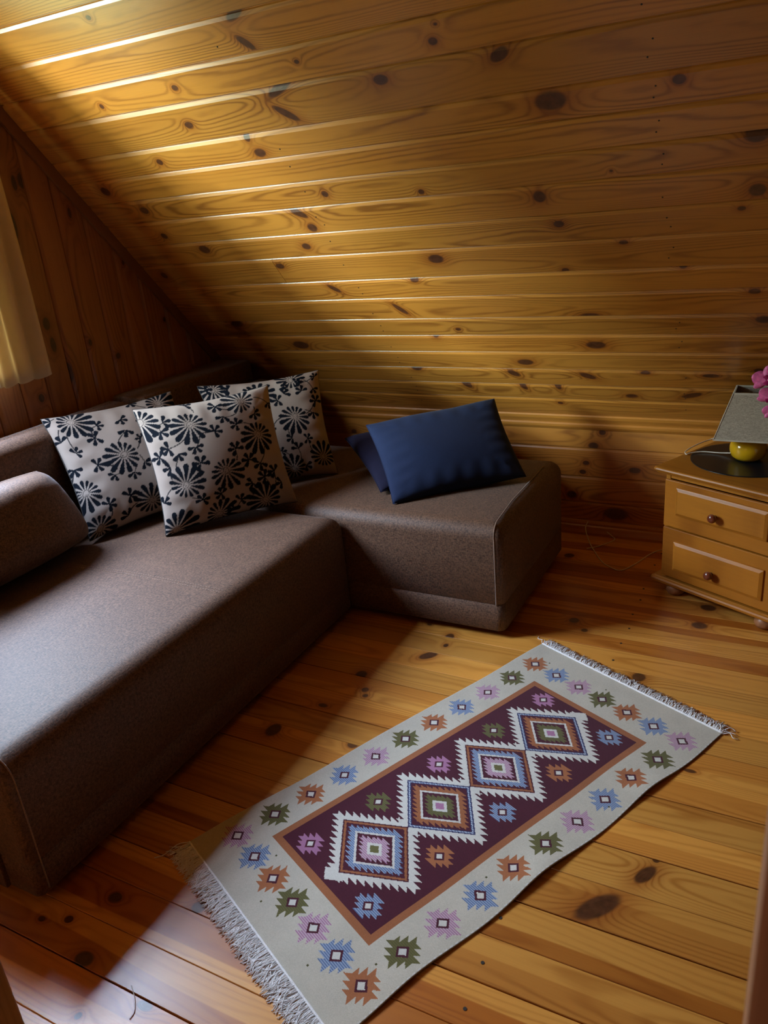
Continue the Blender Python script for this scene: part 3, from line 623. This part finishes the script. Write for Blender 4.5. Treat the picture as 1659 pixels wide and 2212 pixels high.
# painted fabric: black flock daisies, leaf clusters and stems on beige cloth
BEIGE, FLOCK, PALE = np.array((0.27, 0.21, 0.172)), np.array((0.004, 0.0055, 0.009)), np.array((0.44, 0.37, 0.33))
def floral(flowers, leaves, seed):
    r = random.Random(seed); FL = []
    for (x, y) in flowers: FL.append((2 * x, 2 * y, r.uniform(0, 6.28), r.uniform(0.95, 1.1), r.uniform(0, 6.28)))
    # fill empty places with the same motifs
    for _ in range(60):
        x, y = r.uniform(-0.98, 0.98), r.uniform(-0.98, 0.98)
        if all((x - f[0]) ** 2 + (y - f[1]) ** 2 > 0.60 ** 2 for f in FL): FL.append((x, y, r.uniform(0, 6.28), 1.0, r.uniform(0, 6.28)))
    LF = [(2 * x, 2 * y, r.uniform(0, 6.28), r.uniform(0.85, 1.1), r.choice((3, 4, 5))) for (x, y) in leaves]
    for _ in range(80):
        x, y = r.uniform(-0.98, 0.98), r.uniform(-0.98, 0.98)
        if all((x - f[0]) ** 2 + (y - f[1]) ** 2 > 0.36 ** 2 for f in FL) and all((x - f[0]) ** 2 + (y - f[1]) ** 2 > 0.19 ** 2 for f in LF):
            LF.append((x, y, r.uniform(0, 6.28), r.uniform(0.7, 1.0), r.choice((3, 4))))
    def paint(s, t):
        m = np.zeros(len(s))
        def petal(cx_, cy_, ang, r0, r1, w):
            dx, dy = s - cx_, t - cy_; u = dx * math.cos(ang) + dy * math.sin(ang); v = -dx * math.sin(ang) + dy * math.cos(ang)
            q = np.clip((u - r0) / (r1 - r0), 0, 1); wid = w * np.sqrt(np.clip(q, 0, 1)) * np.sqrt(np.clip(1 - q ** 5, 0, 1)) * (0.35 + 0.65 * q)
            return (u > r0) & (u < r1) & (np.abs(v) < wid)
        for (x, y, rot, sc, la) in FL:
            npet = 14
            for k in range(npet):
                a = rot + 2 * math.pi * k / npet; ln = 0.255 * sc * (1 + 0.28 * math.cos(a - la))
                m = np.maximum(m, petal(x, y, a, 0.055 * sc, ln, 0.047 * sc * (ln / 0.255)))
            # little dotted oval in the middle
            dx, dy = s - x, t - y; u = dx * math.cos(la) + dy * math.sin(la); v = -dx * math.sin(la) + dy * math.cos(la)
            rr = np.sqrt((u / 1.35) ** 2 + v ** 2); m = np.maximum(m, 0.75 * ((np.abs(rr - 0.040 * sc) < 0.0045)))
            m = np.maximum(m, 0.7 * ((rr < 0.03) & (np.sin(u * 330) * np.sin(v * 330) > 0.45)))
        for (x, y, rot, sc, n) in LF:
            for k in range(n):
                a = rot + (k - (n - 1) / 2) * 1.05
                m = np.maximum(m, petal(x - 0.02 * math.cos(rot), y - 0.02 * math.sin(rot), a, -0.005, 0.122 * sc, 0.048 * sc))
            f = min(FL, key=lambda f: (f[0] - x) ** 2 + (f[1] - y) ** 2)      # stem curving to the next flower
            dx, dy = f[0] - x, f[1] - y; d2 = dx * dx + dy * dy
            if d2 < 0.55 ** 2:
                q = ((s - x) * dx + (t - y) * dy) / d2; off = ((s - x) * dy - (t - y) * dx) / math.sqrt(d2) - 0.09 * np.sin(np.clip(q, 0, 1) * math.pi) * (1 if rot > 3.1 else -1)
                m = np.maximum(m, 0.9 * ((q > 0) & (q < 1 - 0.2 / math.sqrt(d2) if math.sqrt(d2) > 0.22 else False) & (np.abs(off) < 0.009)))
        m = m[:, None]
        return BEIGE * (1 - m) + FLOCK * m
    return paint
F2f = [(-0.173, 0.29), (0.238, 0.404), (-0.494, 0.386), (0.304, 0.104), (-0.31, -0.161), (-0.012, -0.125), (0.243, -0.438), (-0.425, -0.479)]
F2l = [(-0.34, 0.354), (-0.382, 0.269), (-0.375, 0.135), (-0.306, 0.071), (-0.177, -0.018), (0.037, 0.398), (-0.01, 0.204), (0.07, 0.294), (0.147, 0.223), (0.093, 0.034), (0.171, -0.073), (0.253, -0.133), (-0.213, -0.297), (-0.089, -0.291), (0.154, -0.276), (0.06, -0.379), (0.261, -0.234), (-0.019, -0.446), (-0.397, -0.011), (-0.454, 0.088), (0.319, 0.269), (0.466, 0.338), (0.352, -0.207), (0.391, -0.317)]
F1f = [(-0.341, 0.417), (-0.091, 0.039), (-0.449, -0.155), (-0.004, -0.387), (-0.42, -0.449), (0.331, 0.407)]
F1l = [(-0.47, 0.46), (-0.47, 0.284), (-0.40, 0.166), (-0.286, 0.02), (-0.241, 0.233), (-0.176, 0.338), (-0.011, 0.223), (-0.213, -0.099), (-0.068, -0.128), (-0.307, -0.294), (-0.144, -0.285), (-0.47, 0.034), (-0.209, -0.434), (0.033, -0.073)]
F3f = [(0.203, 0.074), (0.388, -0.33), (-0.4, 0.442)]
F3l = [(-0.45, 0.45), (-0.294, 0.427), (-0.124, 0.39), (0.167, 0.394), (0.155, 0.312), (0.304, 0.316), (0.284, 0.409), (0.077, 0.247), (0.278, -0.144), (0.164, -0.215), (0.426, 0.208), (0.383, 0.085), (0.215, -0.403), (0.123, -0.118)]
M_cord = plain('black_seam_cord', (0.03, 0.026, 0.024), 0.7)
G_F = 'square floral cushions on the sofa'
for (cs, fl_, lf_, sd, lab, th_) in (
    (((-2.515, 1.895, .895), (-2.330, 2.395, .880), (-2.130, 2.310, .462), (-2.312, 1.815, .455)), F1f, F1l, 11,
     'beige cushion with black daisies, leftmost of the floral cushions, beside the plain brown cushion', 0.16),
    (((-2.195, 2.047, .903), (-1.894, 2.482, .897), (-1.751, 2.379, .452), (-2.052, 1.944, .450)), F2f, F2l, 12,
     'beige cushion with black daisies standing in front of the other two floral cushions', 0.19),
    (((-2.235, 2.455, .890), (-1.872, 2.825, .880), (-1.745, 2.690, .462), (-2.075, 2.370, .468)), F3f, F3l, 13,
     'beige cushion with black daisies, rearmost and rightmost of the floral ones, half hidden', 0.16)):
    o, rim = cushion('floral_cushion', cs, th_, M_cush, lab, 'cushion', G_F, nu=210, power=0.40, pinch=0.075, wr=0.007, seed=sd, paint=floral(fl_, lf_, sd))
    mesh_obj('seam_cord', rim[0], rim[1], M_cord, o, smooth=True)
o, rim = cushion('bolster_cushion', ((-2.40, 1.20, .775), (-2.395, 1.755, .770), (-2.315, 1.845, .462), (-2.29, 1.22, .462)), 0.25, M_sofa,
        'plain brown cushion cut off by the left edge, left of the floral cushions', 'cushion', nu=56, boxy=2.0, rc=0.10, pinch=0.03, wr=0.004, seed=5)
mesh_obj('seam_cord', rim[0], rim[1], M_sofa_pipe, o, smooth=True)
o, rim = cushion('navy_pillow', ((-1.560, 2.655, .700), (-1.150, 3.030, .722), (-0.944, 2.805, .475), (-1.350, 2.440, .462)), 0.15, M_navy,
        'dark blue pillow leaning in front of another one on the chaise', 'pillow', nu=90, power=0.42, pinch=0.045, wr=0.006, seed=21)
mesh_obj('seam_cord', rim[0], rim[1], M_navy, o, smooth=True)
o, rim = cushion('violet_pillow', ((-1.760, 2.800, .585), (-1.400, 3.130, .60), (-1.130, 2.960, .485), (-1.440, 2.510, .472)), 0.13, M_navy2,
        'violet blue pillow mostly hidden behind the dark blue one', 'pillow', nu=60, power=0.42, pinch=0.045, wr=0.004, seed=22)
mesh_obj('seam_cord', rim[0], rim[1], M_navy2, o, smooth=True)

# ------------------------------------------------------------------ kilim
RB = (-1.33092, 1.11885); RU = (0.90583, -0.42363); RV = (0.42363, 0.90583); RW, RL = 0.70, 1.374
COLS = dict(cream=(0.47, 0.415, 0.33), white=(0.56, 0.52, 0.455), maroon=(0.062, 0.009, 0.018), terra=(0.33, 0.115, 0.045), blue=(0.10, 0.145, 0.25), bluel=(0.40, 0.45, 0.54),
            pink=(0.35, 0.15, 0.25), olive=(0.12, 0.105, 0.035), olived=(0.07, 0.065, 0.022), navy=(0.026, 0.026, 0.08), frame=(0.29, 0.10, 0.038))
def saw(side_p, side_q, rad, base, H, n, lean):
    """teeth outside a square of half size base (in square axes p,q): returns mask"""
    m = np.zeros(side_p.shape, bool)
    for (al, ou, top) in ((side_p, side_q, 'T'), (side_p, -side_q, 'B'), (side_q, side_p, 'R'), (side_q, -side_p, 'L')):
        t = (ou - base) / H; w = base + H * 0.25
        fr = np.mod((al / (2 * w) + 0.5) * n, 1.0)
        inc = {'T': False, 'B': True, 'R': False, 'L': True}[top]
        if lean < 0: inc = {'T': True, 'B': False, 'R': False, 'L': True}[top]
        g = fr if inc else 1 - fr
        m |= (t >= -0.05) & (t < g) & (np.abs(al) < w)
    return m
def kilim():
    cell = 0.0025; nu, nv = int(RW / cell), int(RL / cell)
    u = (np.arange(nu) + 0.5) * cell; v = (np.arange(nv) + 0.5) * cell; Ug, Vg = np.meshgrid(u, v)
    r = np.random.RandomState(3); K = {k: np.array(c) for k, c in COLS.items()}
    col = np.tile(K['cream'], (nv, nu, 1)) * (1 + 0.10 * (r.rand(nv, nu, 1) - 0.5))
    alt = ((np.arange(nv)[:, None] + 0 * np.arange(nu)[None, :]) % 2).astype(bool)
    def put(mask, c, c2=None):
        col[mask] = K[c] * (1 + 0.12 * (r.rand(int(mask.sum()), 1) - 0.5))
        if c2: mm = mask & alt; col[mm] = K[c] * 0.45 + K[c2] * 0.55
    inn = (Ug > .135) & (Ug < .573) & (Vg > .174) & (Vg < 1.184); put(inn, 'frame')
    inn2 = (Ug > .155) & (Ug < .553) & (Vg > .194) & (Vg < 1.164); put(inn2, 'maroon')
    def star(cu, cv, c, lean, a=0.0415, b=0.0405):
        A, B = (Ug - cu) / a, (Vg - cv) / b; near = (np.abs(A) < 2.2) & (np.abs(B) < 2.2)
        P, Q = A + B, B - A; P, Q = P / 1.32, Q / 1.32; rr = np.maximum(np.abs(P), np.abs(Q))
        body = ((rr < 0.66) | saw(P, Q, rr, 0.62, 0.50, 3, lean)) & near
        put(body, c, 'bluel' if c == 'blue' else ('white' if c == 'pink' and lean < 0 else ('olived' if c == 'olive' else None)))
        put((rr < 0.36) & near, 'maroon'); put((rr < 0.22) & near, 'white')
    U0 = [0.070 + 0.0945 * k for k in range(7)]; V0 = [0.106 + 0.1155 * k for k in range(11)]
    seq = ['terra', 'olive', 'pink', 'blue']
    left = ['pink', 'olive', 'terra', 'blue', 'pink', 'olive', 'terra', 'blue', 'pink', 'olive', 'terra']
    for k, c in enumerate(left): star(U0[0], V0[k], c, -1)
    for k, c in enumerate(['blue', 'terra', 'olive', 'pink', 'blue', 'terra']): star(U0[k + 1], V0[0], c, -1)
    for k, c in enumerate(['olive', 'pink', 'blue', 'terra', 'olive', 'pink', 'blue', 'terra', 'olive', 'pink']): star(U0[6], V0[k + 1], c, -1)
    for k, c in enumerate(['blue', 'pink', 'olive', 'terra', 'blue']): star(U0[k + 1], V0[10], c, -1)
    CV = [0.351 + 0.2225 * k for k in range(4)]; cu = 0.355
    ext = None
    D = []
    for cv in CV:
        A, B = (Ug - cu) / .141, (Vg - cv) / .1115; D.append((A + B, B - A))
    for P, Q in D:
        rr = np.maximum(np.abs(P), np.abs(Q)); put(((rr < 1.13) | saw(P, Q, rr, 1.12, 0.24, 10, 1)) & inn2, 'white')
    P, Q = D[0]; put((P > -1.40) & (P < -1.08) & (Q > -1.28) & (Q < -0.86) | ((P > -1.40) & (P < -0.86) & (Q > -1.28) & (Q < -1.05)), 'white')
    P, Q = D[3]; put((P < 1.40) & (P > 1.08) & (Q < 1.28) & (Q > 0.86) | ((P < 1.40) & (P > 0.86) & (Q < 1.28) & (Q > 1.05)), 'white')
    for k, (P, Q) in enumerate(D):
        rr = np.maximum(np.abs(P), np.abs(Q)); a_ = k % 2 == 0
        put(rr < 1.0, 'maroon' if a_ else 'navy')
        if a_: put(rr < 0.955, 'frame'); put(rr < 0.885, 'maroon')
        else: put(rr < 0.955, 'bluel', 'navy'); put(rr < 0.91, 'navy'); put(rr < 0.88, 'maroon')
        ring = 'blue' if a_ else 'frame'; core = 'pink' if a_ else 'olive'
        put(((rr < 0.70) | (saw(P, Q, rr, 0.70, 0.15, 8, 1) & (rr < 0.86))), ring, 'bluel' if a_ else None)
        put(rr < 0.60, 'white'); put(rr < 0.53, 'maroon')
        put((rr < 0.34) | (saw(P, Q, rr, 0.34, 0.14, 5, 1) & (rr < 0.5)), core, 'white' if a_ else 'olived')
        put(rr < 0.22, 'white'); put(rr < 0.13, 'olive' if a_ else 'pink')
    for k, (cl, crr) in enumerate(((('pink'), 'blue'), ('olive', 'terra'), ('pink', 'blue'), ('olive', 'terra'), ('pink', 'blue'))):
        v_ = 0.237 + 0.2225 * k; star(0.226, v_, cl, 1, 0.036, 0.036); star(0.485, v_, crr, 1, 0.036, 0.036)
    for (a, b) in ((.3, .05), (.62, .16), (.52, .045), (.1, 1.3), (.66, .9), (.33, 1.31), (.61, .5), (.2, .15)):
        put((np.abs(Ug - a) < 0.002) & (np.abs(Vg - b) < 0.002), 'olived')
    put((Ug > RW - 0.006) & (((np.arange(nv)[:, None] // 3) % 2).astype(bool)), 'white'); put(Ug < 0.004, 'cream')
    # surface: gentle waves, right-hand edge lifting here and there
    gu = np.linspace(0, RW, nu + 1); gv = np.linspace(0, RL, nv + 1); GU, GV = np.meshgrid(gu, gv)
    lift = 0.011 * np.exp(-((GV - .60) / .10) ** 2) + 0.004 * np.exp(-((GV - .18) / .14) ** 2) + 0.007 * np.exp(-((GV - 1.05) / .09) ** 2)
    Z = 0.0045 + lift * np.exp(-((RW - GU) / .05) ** 2) + 0.0006 * np.sin(GV * 23 + GU * 5) * (GU / RW) + 0.0012 * np.exp(-((GU) / .03) ** 2) * (1 + np.sin(GV * 15))
    GU2 = GU + 0.004 * np.sin(GV * 16.0 + 1) * np.exp(-((RW - GU) / .12) ** 2) - 0.003 * np.sin(GV * 11) * np.exp(-(GU / .1) ** 2)
    X = RU[0] * GU2 + RV[0] * GV; Y = RU[1] * GU2 + RV[1] * GV
    top = np.stack([X, Y, Z], -1).reshape(-1, 3)
    me = bpy.data.meshes.new('rug_weave'); I = np.arange((nv + 1) * (nu + 1)).reshape(nv + 1, nu + 1)
    Fq = np.stack([I[:-1, :-1], I[:-1, 1:], I[1:, 1:], I[1:, :-1]], -1).reshape(-1, 4)
    # skirt: rim going 4 mm down so the weave has thickness
    rim = np.concatenate([I[0, :], I[1:, -1], I[-1, -2::-1], I[-2:0:-1, 0]]); low = top[rim] - np.array((0, 0, 0.0035))
    base = len(top); n = len(rim); k = np.arange(n); sk = np.stack([rim[k], base + k, base + (k + 1) % n, rim[(k + 1) % n]], -1)
    verts = np.concatenate([top, low]); faces = np.concatenate([Fq, sk])
    me.vertices.add(len(verts)); me.vertices.foreach_set('co', verts.astype(np.float32).ravel())
    me.loops.add(len(faces) * 4); me.loops.foreach_set('vertex_index', faces.ravel().astype(np.int32))
    me.polygons.add(len(faces)); me.polygons.foreach_set('loop_start', np.arange(0, len(faces) * 4, 4, dtype=np.int32))
    me.update(calc_edges=True); me.validate()
    fc = np.concatenate([col.reshape(-1, 3), np.tile(K['cream'] * 0.8, (n, 1))]); fc = np.concatenate([fc, np.ones((len(fc), 1))], 1)
    a = me.color_attributes.new('Col', 'FLOAT_COLOR', 'CORNER'); a.data.foreach_set('color', np.repeat(fc, 4, 0).astype(np.float32).ravel())
    me.materials.append(M_rug); me.polygons.foreach_set('use_smooth', np.ones(len(faces), bool))
    return me
rug = empty('kilim_rug', (RB[0], RB[1], 0.0))
tag(rug, 'cream kilim rug with four stepped diamonds on maroon and white fringes, on the plank floor', 'rug')
link(bpy.data.objects.new('weave', kilim()), rug)
def rp(u, v, z): return (RU[0] * u + RV[0] * v, RU[1] * u + RV[1] * v, z)
def fringe(vbase, sgn, length, n, seed, curl=0.006):
    r = random.Random(seed); VS, FS = [], []
    for i in range(n):
        u0 = (i + r.random()) / n * (RW - 0.004) + 0.002; l = length * r.uniform(0.75, 1.12); a = r.gauss(0, 0.16); bend = r.gauss(0, 0.35)
        z = 0.002 + 0.004 * r.random(); P = []
        for k in range(5):
            t = k / 4; ang = a + bend * t
            P.append(rp(u0 + math.sin(ang) * l * t, vbase + sgn * math.cos(ang) * l * t, max(0.0012, z + curl * math.sin(t * 3.1) * r.random() * (1 - t * 0.5) - 0.002 * t)))
        v, f = tube_geo(P, 0.0013, 4, 0.0010); o_ = len(VS); VS += v; FS += [tuple(q + o_ for q in g) for g in f]
    return tag(mesh_obj('fringe', VS, FS, M_fringe, rug, smooth=True), kind='stuff')
fringe(0.0, -1, 0.062, 900, 1); fringe(RL, 1, 0.048, 430, 2, 0.018)
# corded headers between weave and fringe
for vb, w in ((-0.002, 0.0030), (RL + 0.002, 0.0038)):
    P = [rp(RW * k / 60, vb, 0.0055 + 0.0006 * math.sin(k * 2.1)) for k in range(61)]; tube('cord', P, w, M_fringe, rug, 6)
# loose long threads at the corners
for P in ([(0.0, RL, .004), (-0.012, RL + 0.012, .008), (-0.022, RL + 0.024, .003), (-0.040, RL + 0.022, .002), (-0.048, RL + 0.034, .002)],
          [(RW, RL, .005), (RW + 0.015, RL + 0.010, .010), (RW + 0.03, RL + 0.002, .006), (RW + 0.042, RL + 0.012, .002)],
          [(RW - .01, RL, .005), (RW + 0.004, RL + 0.03, .012), (RW + 0.02, RL + 0.036, .004)],
          [(0.0, 0.0, .004), (-0.015, -0.03, .004), (-0.008, -0.07, .002), (-0.016, -0.095, .0015)]):
    tube('loose_thread', catmull([rp(*p) for p in P], 6), 0.0013, M_fringe, rug, 5)
# lint thread on the floor boards
lt = tube('lint_thread', catmull([(-1.175, 0.742, .0015), (-1.145, 0.722, .002), (-1.125, 0.70, .0015), (-1.122, 0.683, .0015)], 6), 0.0009, M_fringe, None, 5)
tag(lt, 'short white thread lying on the planks near the bottom left', 'thread')

# ------------------------------------------------------------------ bedside cabinet (local u along the front, w towards the back)
CB = (-0.436, 2.884); CD = (0.898, -0.4399); phi = math.atan2(CD[1], CD[0])
cab = empty('pine_bedside_cabinet', (CB[0], CB[1], 0), phi)
tag(cab, 'honey coloured pine bedside cabinet with two drawers, under the table lamp', 'cabinet')
def cbox(n, u0, u1, w0, w1, z0, z1, mat=None, parent=None, bev=0.002, seg=2):
    o = box(n, u0, u1, w0, w1, z0, z1, mat or M_cab, parent or cab, bev, seg)
    if not mat: seed_attr(o)
    return o
DW = 0.455; BW = 0.455          # body depth, body width (u from 0 to BW)
def shaped(n, z0, z1, ov, prof):    # slab with a moulded edge: profile of (outset, z)
    vs, fs = [], []; m = None
    for (ou, z) in prof:
        P = rrect(-ov - ou, BW + ov + ou, -0.0 - ou, DW, 0.014, 4); m = len(P); vs += [(p[0], p[1], z) for p in P]
    for j in range(len(prof) - 1):
        for i in range(m): a, b = j * m + i, j * m + (i + 1) % m; fs.append((a, b, b + m, a + m))
    fs.append(tuple(range(m - 1, -1, -1))); fs.append(tuple(range((len(prof) - 1) * m, len(prof) * m)))
    return seed_attr(mesh_obj(n, vs, fs, M_cab, cab))
cbox('side_panel', -0.004, 0.014, 0.022, DW - 0.01, 0.068, 0.499, bev=0.001); cbox('side_panel', BW - 0.014, BW + 0.004, 0.022, DW - 0.01, 0.068, 0.499, bev=0.001)
cbox('back_panel', 0.014, BW - 0.014, DW - 0.02, DW - 0.012, 0.068, 0.499); cbox('rail', 0.014, BW - 0.014, 0.024, 0.05, 0.480, 0.499)
cbox('shelf', 0.014, BW - 0.014, 0.03, DW - 0.02, 0.276, 0.288); cbox('shelf', 0.014, BW - 0.014, 0.03, DW - 0.02, 0.068, 0.078)
shaped('top', 0, 0, 0.048, [(-0.012, 0.497), (-0.006, 0.4995), (-0.004, 0.504), (0.0, 0.507), (0.002, 0.512), (0.0, 0.517), (-0.004, 0.5195), (-0.012, 0.520)])
shaped('plinth', 0, 0, 0.045, [(-0.012, 0.046), (-0.002, 0.047), (0.0, 0.052), (0.001, 0.058), (-0.002, 0.064), (-0.008, 0.067), (-0.012, 0.070)])
for (z0, z1, f0, f1, kz) in ((0.292, 0.478, 0.345, 0.457, 0.387), (0.080, 0.286, 0.117, 0.238, 0.160)):
    d_ = cbox('drawer', 0.000, BW, 0.010, 0.0235, z0, z1, bev=0.003)
    # raised and bevelled field
    bm = bmesh.new(); rings = [(0, 0.0102), (0.0015, 0.004), (0.013, -0.001), (0.017, -0.001)]; V_ = []
    for (ins, w) in rings:
        V_.append([bm.verts.new(p) for p in ((0.050 + ins, w, f0 + ins), (0.410 - ins, w, f0 + ins), (0.410 - ins, w, f1 - ins), (0.050 + ins, w, f1 - ins))])
    for a, b in zip(V_[:-1], V_[1:]):
        for i in range(4): bm.faces.new((a[i], a[(i + 1) % 4], b[(i + 1) % 4], b[i]))
    bm.faces.new(V_[-1]); bm.faces.new(V_[0][::-1])
    seed_attr(from_bm('field_panel', bm, M_cab, d_), 1.03)
    lathe('knob', [(0.007, 0.0), (0.006, 0.006), (0.0065, 0.011), (0.013, 0.015), (0.0165, 0.021), (0.0165, 0.026), (0.013, 0.032), (0.006, 0.0355), (0.001, 0.036)], M_knob, d_, 28, (0.218, 0.0, kz), (0, -1, 0))
for (u, w) in ((0.045, 0.045), (BW - 0.045, 0.045), (0.045, DW - 0.05), (BW - 0.045, DW - 0.05)):
    lathe('foot', [(0.020, 0.0), (0.030, 0.004), (0.036, 0.016), (0.035, 0.028), (0.028, 0.040), (0.022, 0.047)], M_foot, cab, 28, (u, w, 0))

# ------------------------------------------------------------------ table lamp on its round mat
LX, LY, LZ = -0.168, 3.052, 0.520
pm = lathe('round_place_mat', [(0.196, 0.0), (0.1985, 0.0008), (0.1985, 0.0022), (0.1965, 0.003), (0.190, 0.0026), (0.06, 0.0026)], M_mat, None, 96)
pm.location = (LX, LY, LZ + 0.0002); tag(pm, 'round glossy black mat lying under the table lamp on the cabinet', 'mat')
lamp = empty('table_lamp', (LX, LY, LZ + 0.0034)); tag(lamp, 'small table lamp with yellow ball base and square grey linen shade', 'lamp')
lathe('base', [(0.030, 0.0), (0.044, 0.003), (0.058, 0.016), (0.0645, 0.036), (0.064, 0.054), (0.056, 0.074), (0.040, 0.089), (0.022, 0.097), (0.016, 0.100)], M_yellow, lamp, 48)
lathe('socket', [(0.013, 0.098), (0.013, 0.150), (0.010, 0.155)], M_white, lamp, 24)
lathe('bulb', [(0.010, 0.155), (0.022, 0.175), (0.026, 0.195), (0.020, 0.215), (0.006, 0.226)], M_pot, lamp, 24)
def frustum(n, h0, z0, h1, z1, th, mat, parent):
    vs = []
    for (h, z) in ((h0, z0), (h1, z1), (h1 - th, z1), (h0 - th, z0)): vs += [(-h, -h, z), (h, -h, z), (h, h, z), (-h, h, z)]
    fs = []
    for j in range(4):
        for i in range(4): a, b = 4 * j + i, 4 * j + (i + 1) % 4; c_, d_ = 4 * ((j + 1) % 4) + (i + 1) % 4, 4 * ((j + 1) % 4) + i; fs.append((a, b, c_, d_))
    return mesh_obj(n, vs, fs, mat, parent)
frustum('lamp_shade', 0.112, 0.100, 0.060, 0.262, 0.0025, M_shade, lamp)
for (h, z) in ((0.1125, 0.0985), (0.0605, 0.258)):
    frustum('shade_rim', h + 0.0008, z, h + 0.0008 - 0.0016, z + 0.0055, 0.0045, M_shade_rim, lamp)
for i in range(4):
    a, b = ((-1, -1), (1, -1), (1, 1), (-1, 1))[i]; tube('shade_seam', [(a * 0.1122, b * 0.1122, 0.100), (a * 0.0602, b * 0.0602, 0.262)], 0.0016, M_shade_rim, lamp, 6)
for a in (0, 1): tube('spider', [(-0.058 * (a == 0), -0.058 * (a == 1), 0.25), (0.058 * (a == 0), 0.058 * (a == 1), 0.25)], 0.0012, M_metal, lamp, 5)
tube('cord', catmull([(-0.055, 0.02, 0.012), (-0.10, 0.035, 0.005), (-0.16, 0.04, 0.004), (-0.200, 0.018, 0.003), (-0.215, 0.0, 0.0025), (-0.222, 0.035, 0.003), (-0.20, 0.11, 0.003), (-0.16, 0.19, 0.003), (-0.13, 0.215, -0.002), (-0.12, 0.228, -0.10), (-0.12, 0.235, -0.30), (-0.16, 0.235, -0.48), (-0.25, 0.225, -0.5145)], 8), 0.0022, M_white, lamp, 6)

# cable on the floor between sofa and cabinet
cbl = tube('power_cable', catmull([(-0.40, 3.335, .003), (-0.46, 3.30, .003), (-0.52, 3.24, .003), (-0.569, 3.11, .003), (-0.612, 3.03, .003), (-0.66, 3.045, .003), (-0.706, 3.088, .003), (-0.76, 3.18, .003), (-0.805, 3.26, .012), (-0.838, 3.325, .045), (-0.83, 3.338, .075)], 8), 0.0024, M_white, None, 6)
tag(cbl, 'thin white cable curling over the floor between chaise and cabinet', 'cable')
cb2 = tube('power_cable', catmull([(-0.80, 3.20, .003), (-0.77, 3.225, .003), (-0.735, 3.27, .003), (-0.705, 3.325, .004), (-0.72, 3.342, .012), (-0.745, 3.345, .03)], 8), 0.0020, M_white, None, 6)
tag(cb2, 'short loop of pale cable against the skirting board beside the chaise', 'cable')

# ------------------------------------------------------------------ orchid standing on the right-hand end of the cabinet
OX, OY = 0.012, 2.900
orc = empty('potted_orchid', (OX, OY, 0.5203)); tag(orc, 'pink orchid whose blossoms hang in front of the lamp shade at the right edge', 'plant')
lathe('pot', [(0.036, 0.0), (0.040, 0.004), (0.052, 0.10), (0.054, 0.108), (0.050, 0.108), (0.047, 0.098)], M_pot, orc, 36)
lathe('soil', [(0.044, 0.088), (0.044, 0.094), (0.01, 0.097)], M_soil, orc, 24)
stem = catmull([(0, 0, 0.09), (0.01, 0.0, 0.22), (0.0, 0.0, 0.34), (-0.04, -0.005, 0.40), (-0.085, -0.01, 0.405), (-0.118, -0.012, 0.375), (-0.120, -0.010, 0.330), (-0.112, -0.008, 0.285)], 8)
tube('stem', stem, 0.0026, M_leaf, orc, 7, 0.0014)
def petal_geo(ln, wd, curl):
    vs, fs = [], []; n, m = 8, 6
    for i in range(n + 1):
        t = i / n; w = wd * math.sin(math.pi * min(1, t * 0.93 + 0.05)) ** 0.6
        for j in range(m + 1): s = -1 + 2 * j / m; vs.append(Vector((s * w / 2, t * ln, curl * t * t * ln - 0.18 * s * s * w)))
    for i in range(n):
        for j in range(m): a = i * (m + 1) + j; fs.append((a, a + 1, a + m + 2, a + m + 1))
    return vs, fs
camdir = Vector((0, 0, 1.55))
def blossom(loc, roll, size, tiltz):
    c_ = Vector((OX, OY, 0.5203)) + Vector(loc); f = (camdir - c_).normalized(); f = (f + Vector((-0.15, -0.1, tiltz))).normalized()
    r_ = f.cross(Vector((0, 0, 1))).normalized() * -1; u_ = f.cross(r_).normalized() * -1
    if u_.z < 0: u_ = -u_
    root = mesh_obj('flower', [(0, 0, 0.001), (0.001, 0, 0), (0, 0.001, 0)], [(0, 1, 2)], M_magenta, orc)
    root.location = loc
    def place(geo, ang, nm, mat):
        vs, fs = geo; out = []
        for v in vs:
            x = v.x * math.cos(ang) - v.y * math.sin(ang); y = v.x * math.sin(ang) + v.y * math.cos(ang); out.append(r_ * x + u_ * y + f * v.z)
        o = mesh_obj(nm, out, fs, mat, root, smooth=True); s = o.modifiers.new('t', 'SOLIDIFY'); s.thickness = 0.0008; return o
    for k in range(3): place(petal_geo(size * 0.50, size * 0.30, 0.05), roll + k * 2.094, 'sepal', M_pink)
    for s in (-1, 1): place(petal_geo(size * 0.52, size * 0.56, 0.10), roll + s * 1.25, 'petal', M_pink)
    place(petal_geo(size * 0.20, size * 0.26, 0.8), roll + 3.14, 'lip', M_magenta); place(petal_geo(size * 0.17, size * 0.30, 0.6), roll, 'lip', M_magenta)
for a in ((-0.132, -0.030, 0.345), 0.1, 0.092, 0.1), ((-0.118, -0.045, 0.288), -0.4, 0.078, -0.05), ((-0.095, -0.040, 0.385), 0.3, 0.08, 0.1), ((-0.106, -0.035, 0.240), 0.3, 0.062, -0.1): blossom(*a)
for k in range(4):
    a = k * 1.7 - 0.6; vs, fs = petal_geo(0.13, 0.05, 0.25); q = Matrix.Rotation(a, 3, 'Z')
    vs = [q @ v + Vector((0, 0, 0.095)) for v in vs]; o = mesh_obj('leaf', vs, fs, M_leaf, orc, smooth=True); s = o.modifiers.new('t', 'SOLIDIFY'); s.thickness = 0.0015
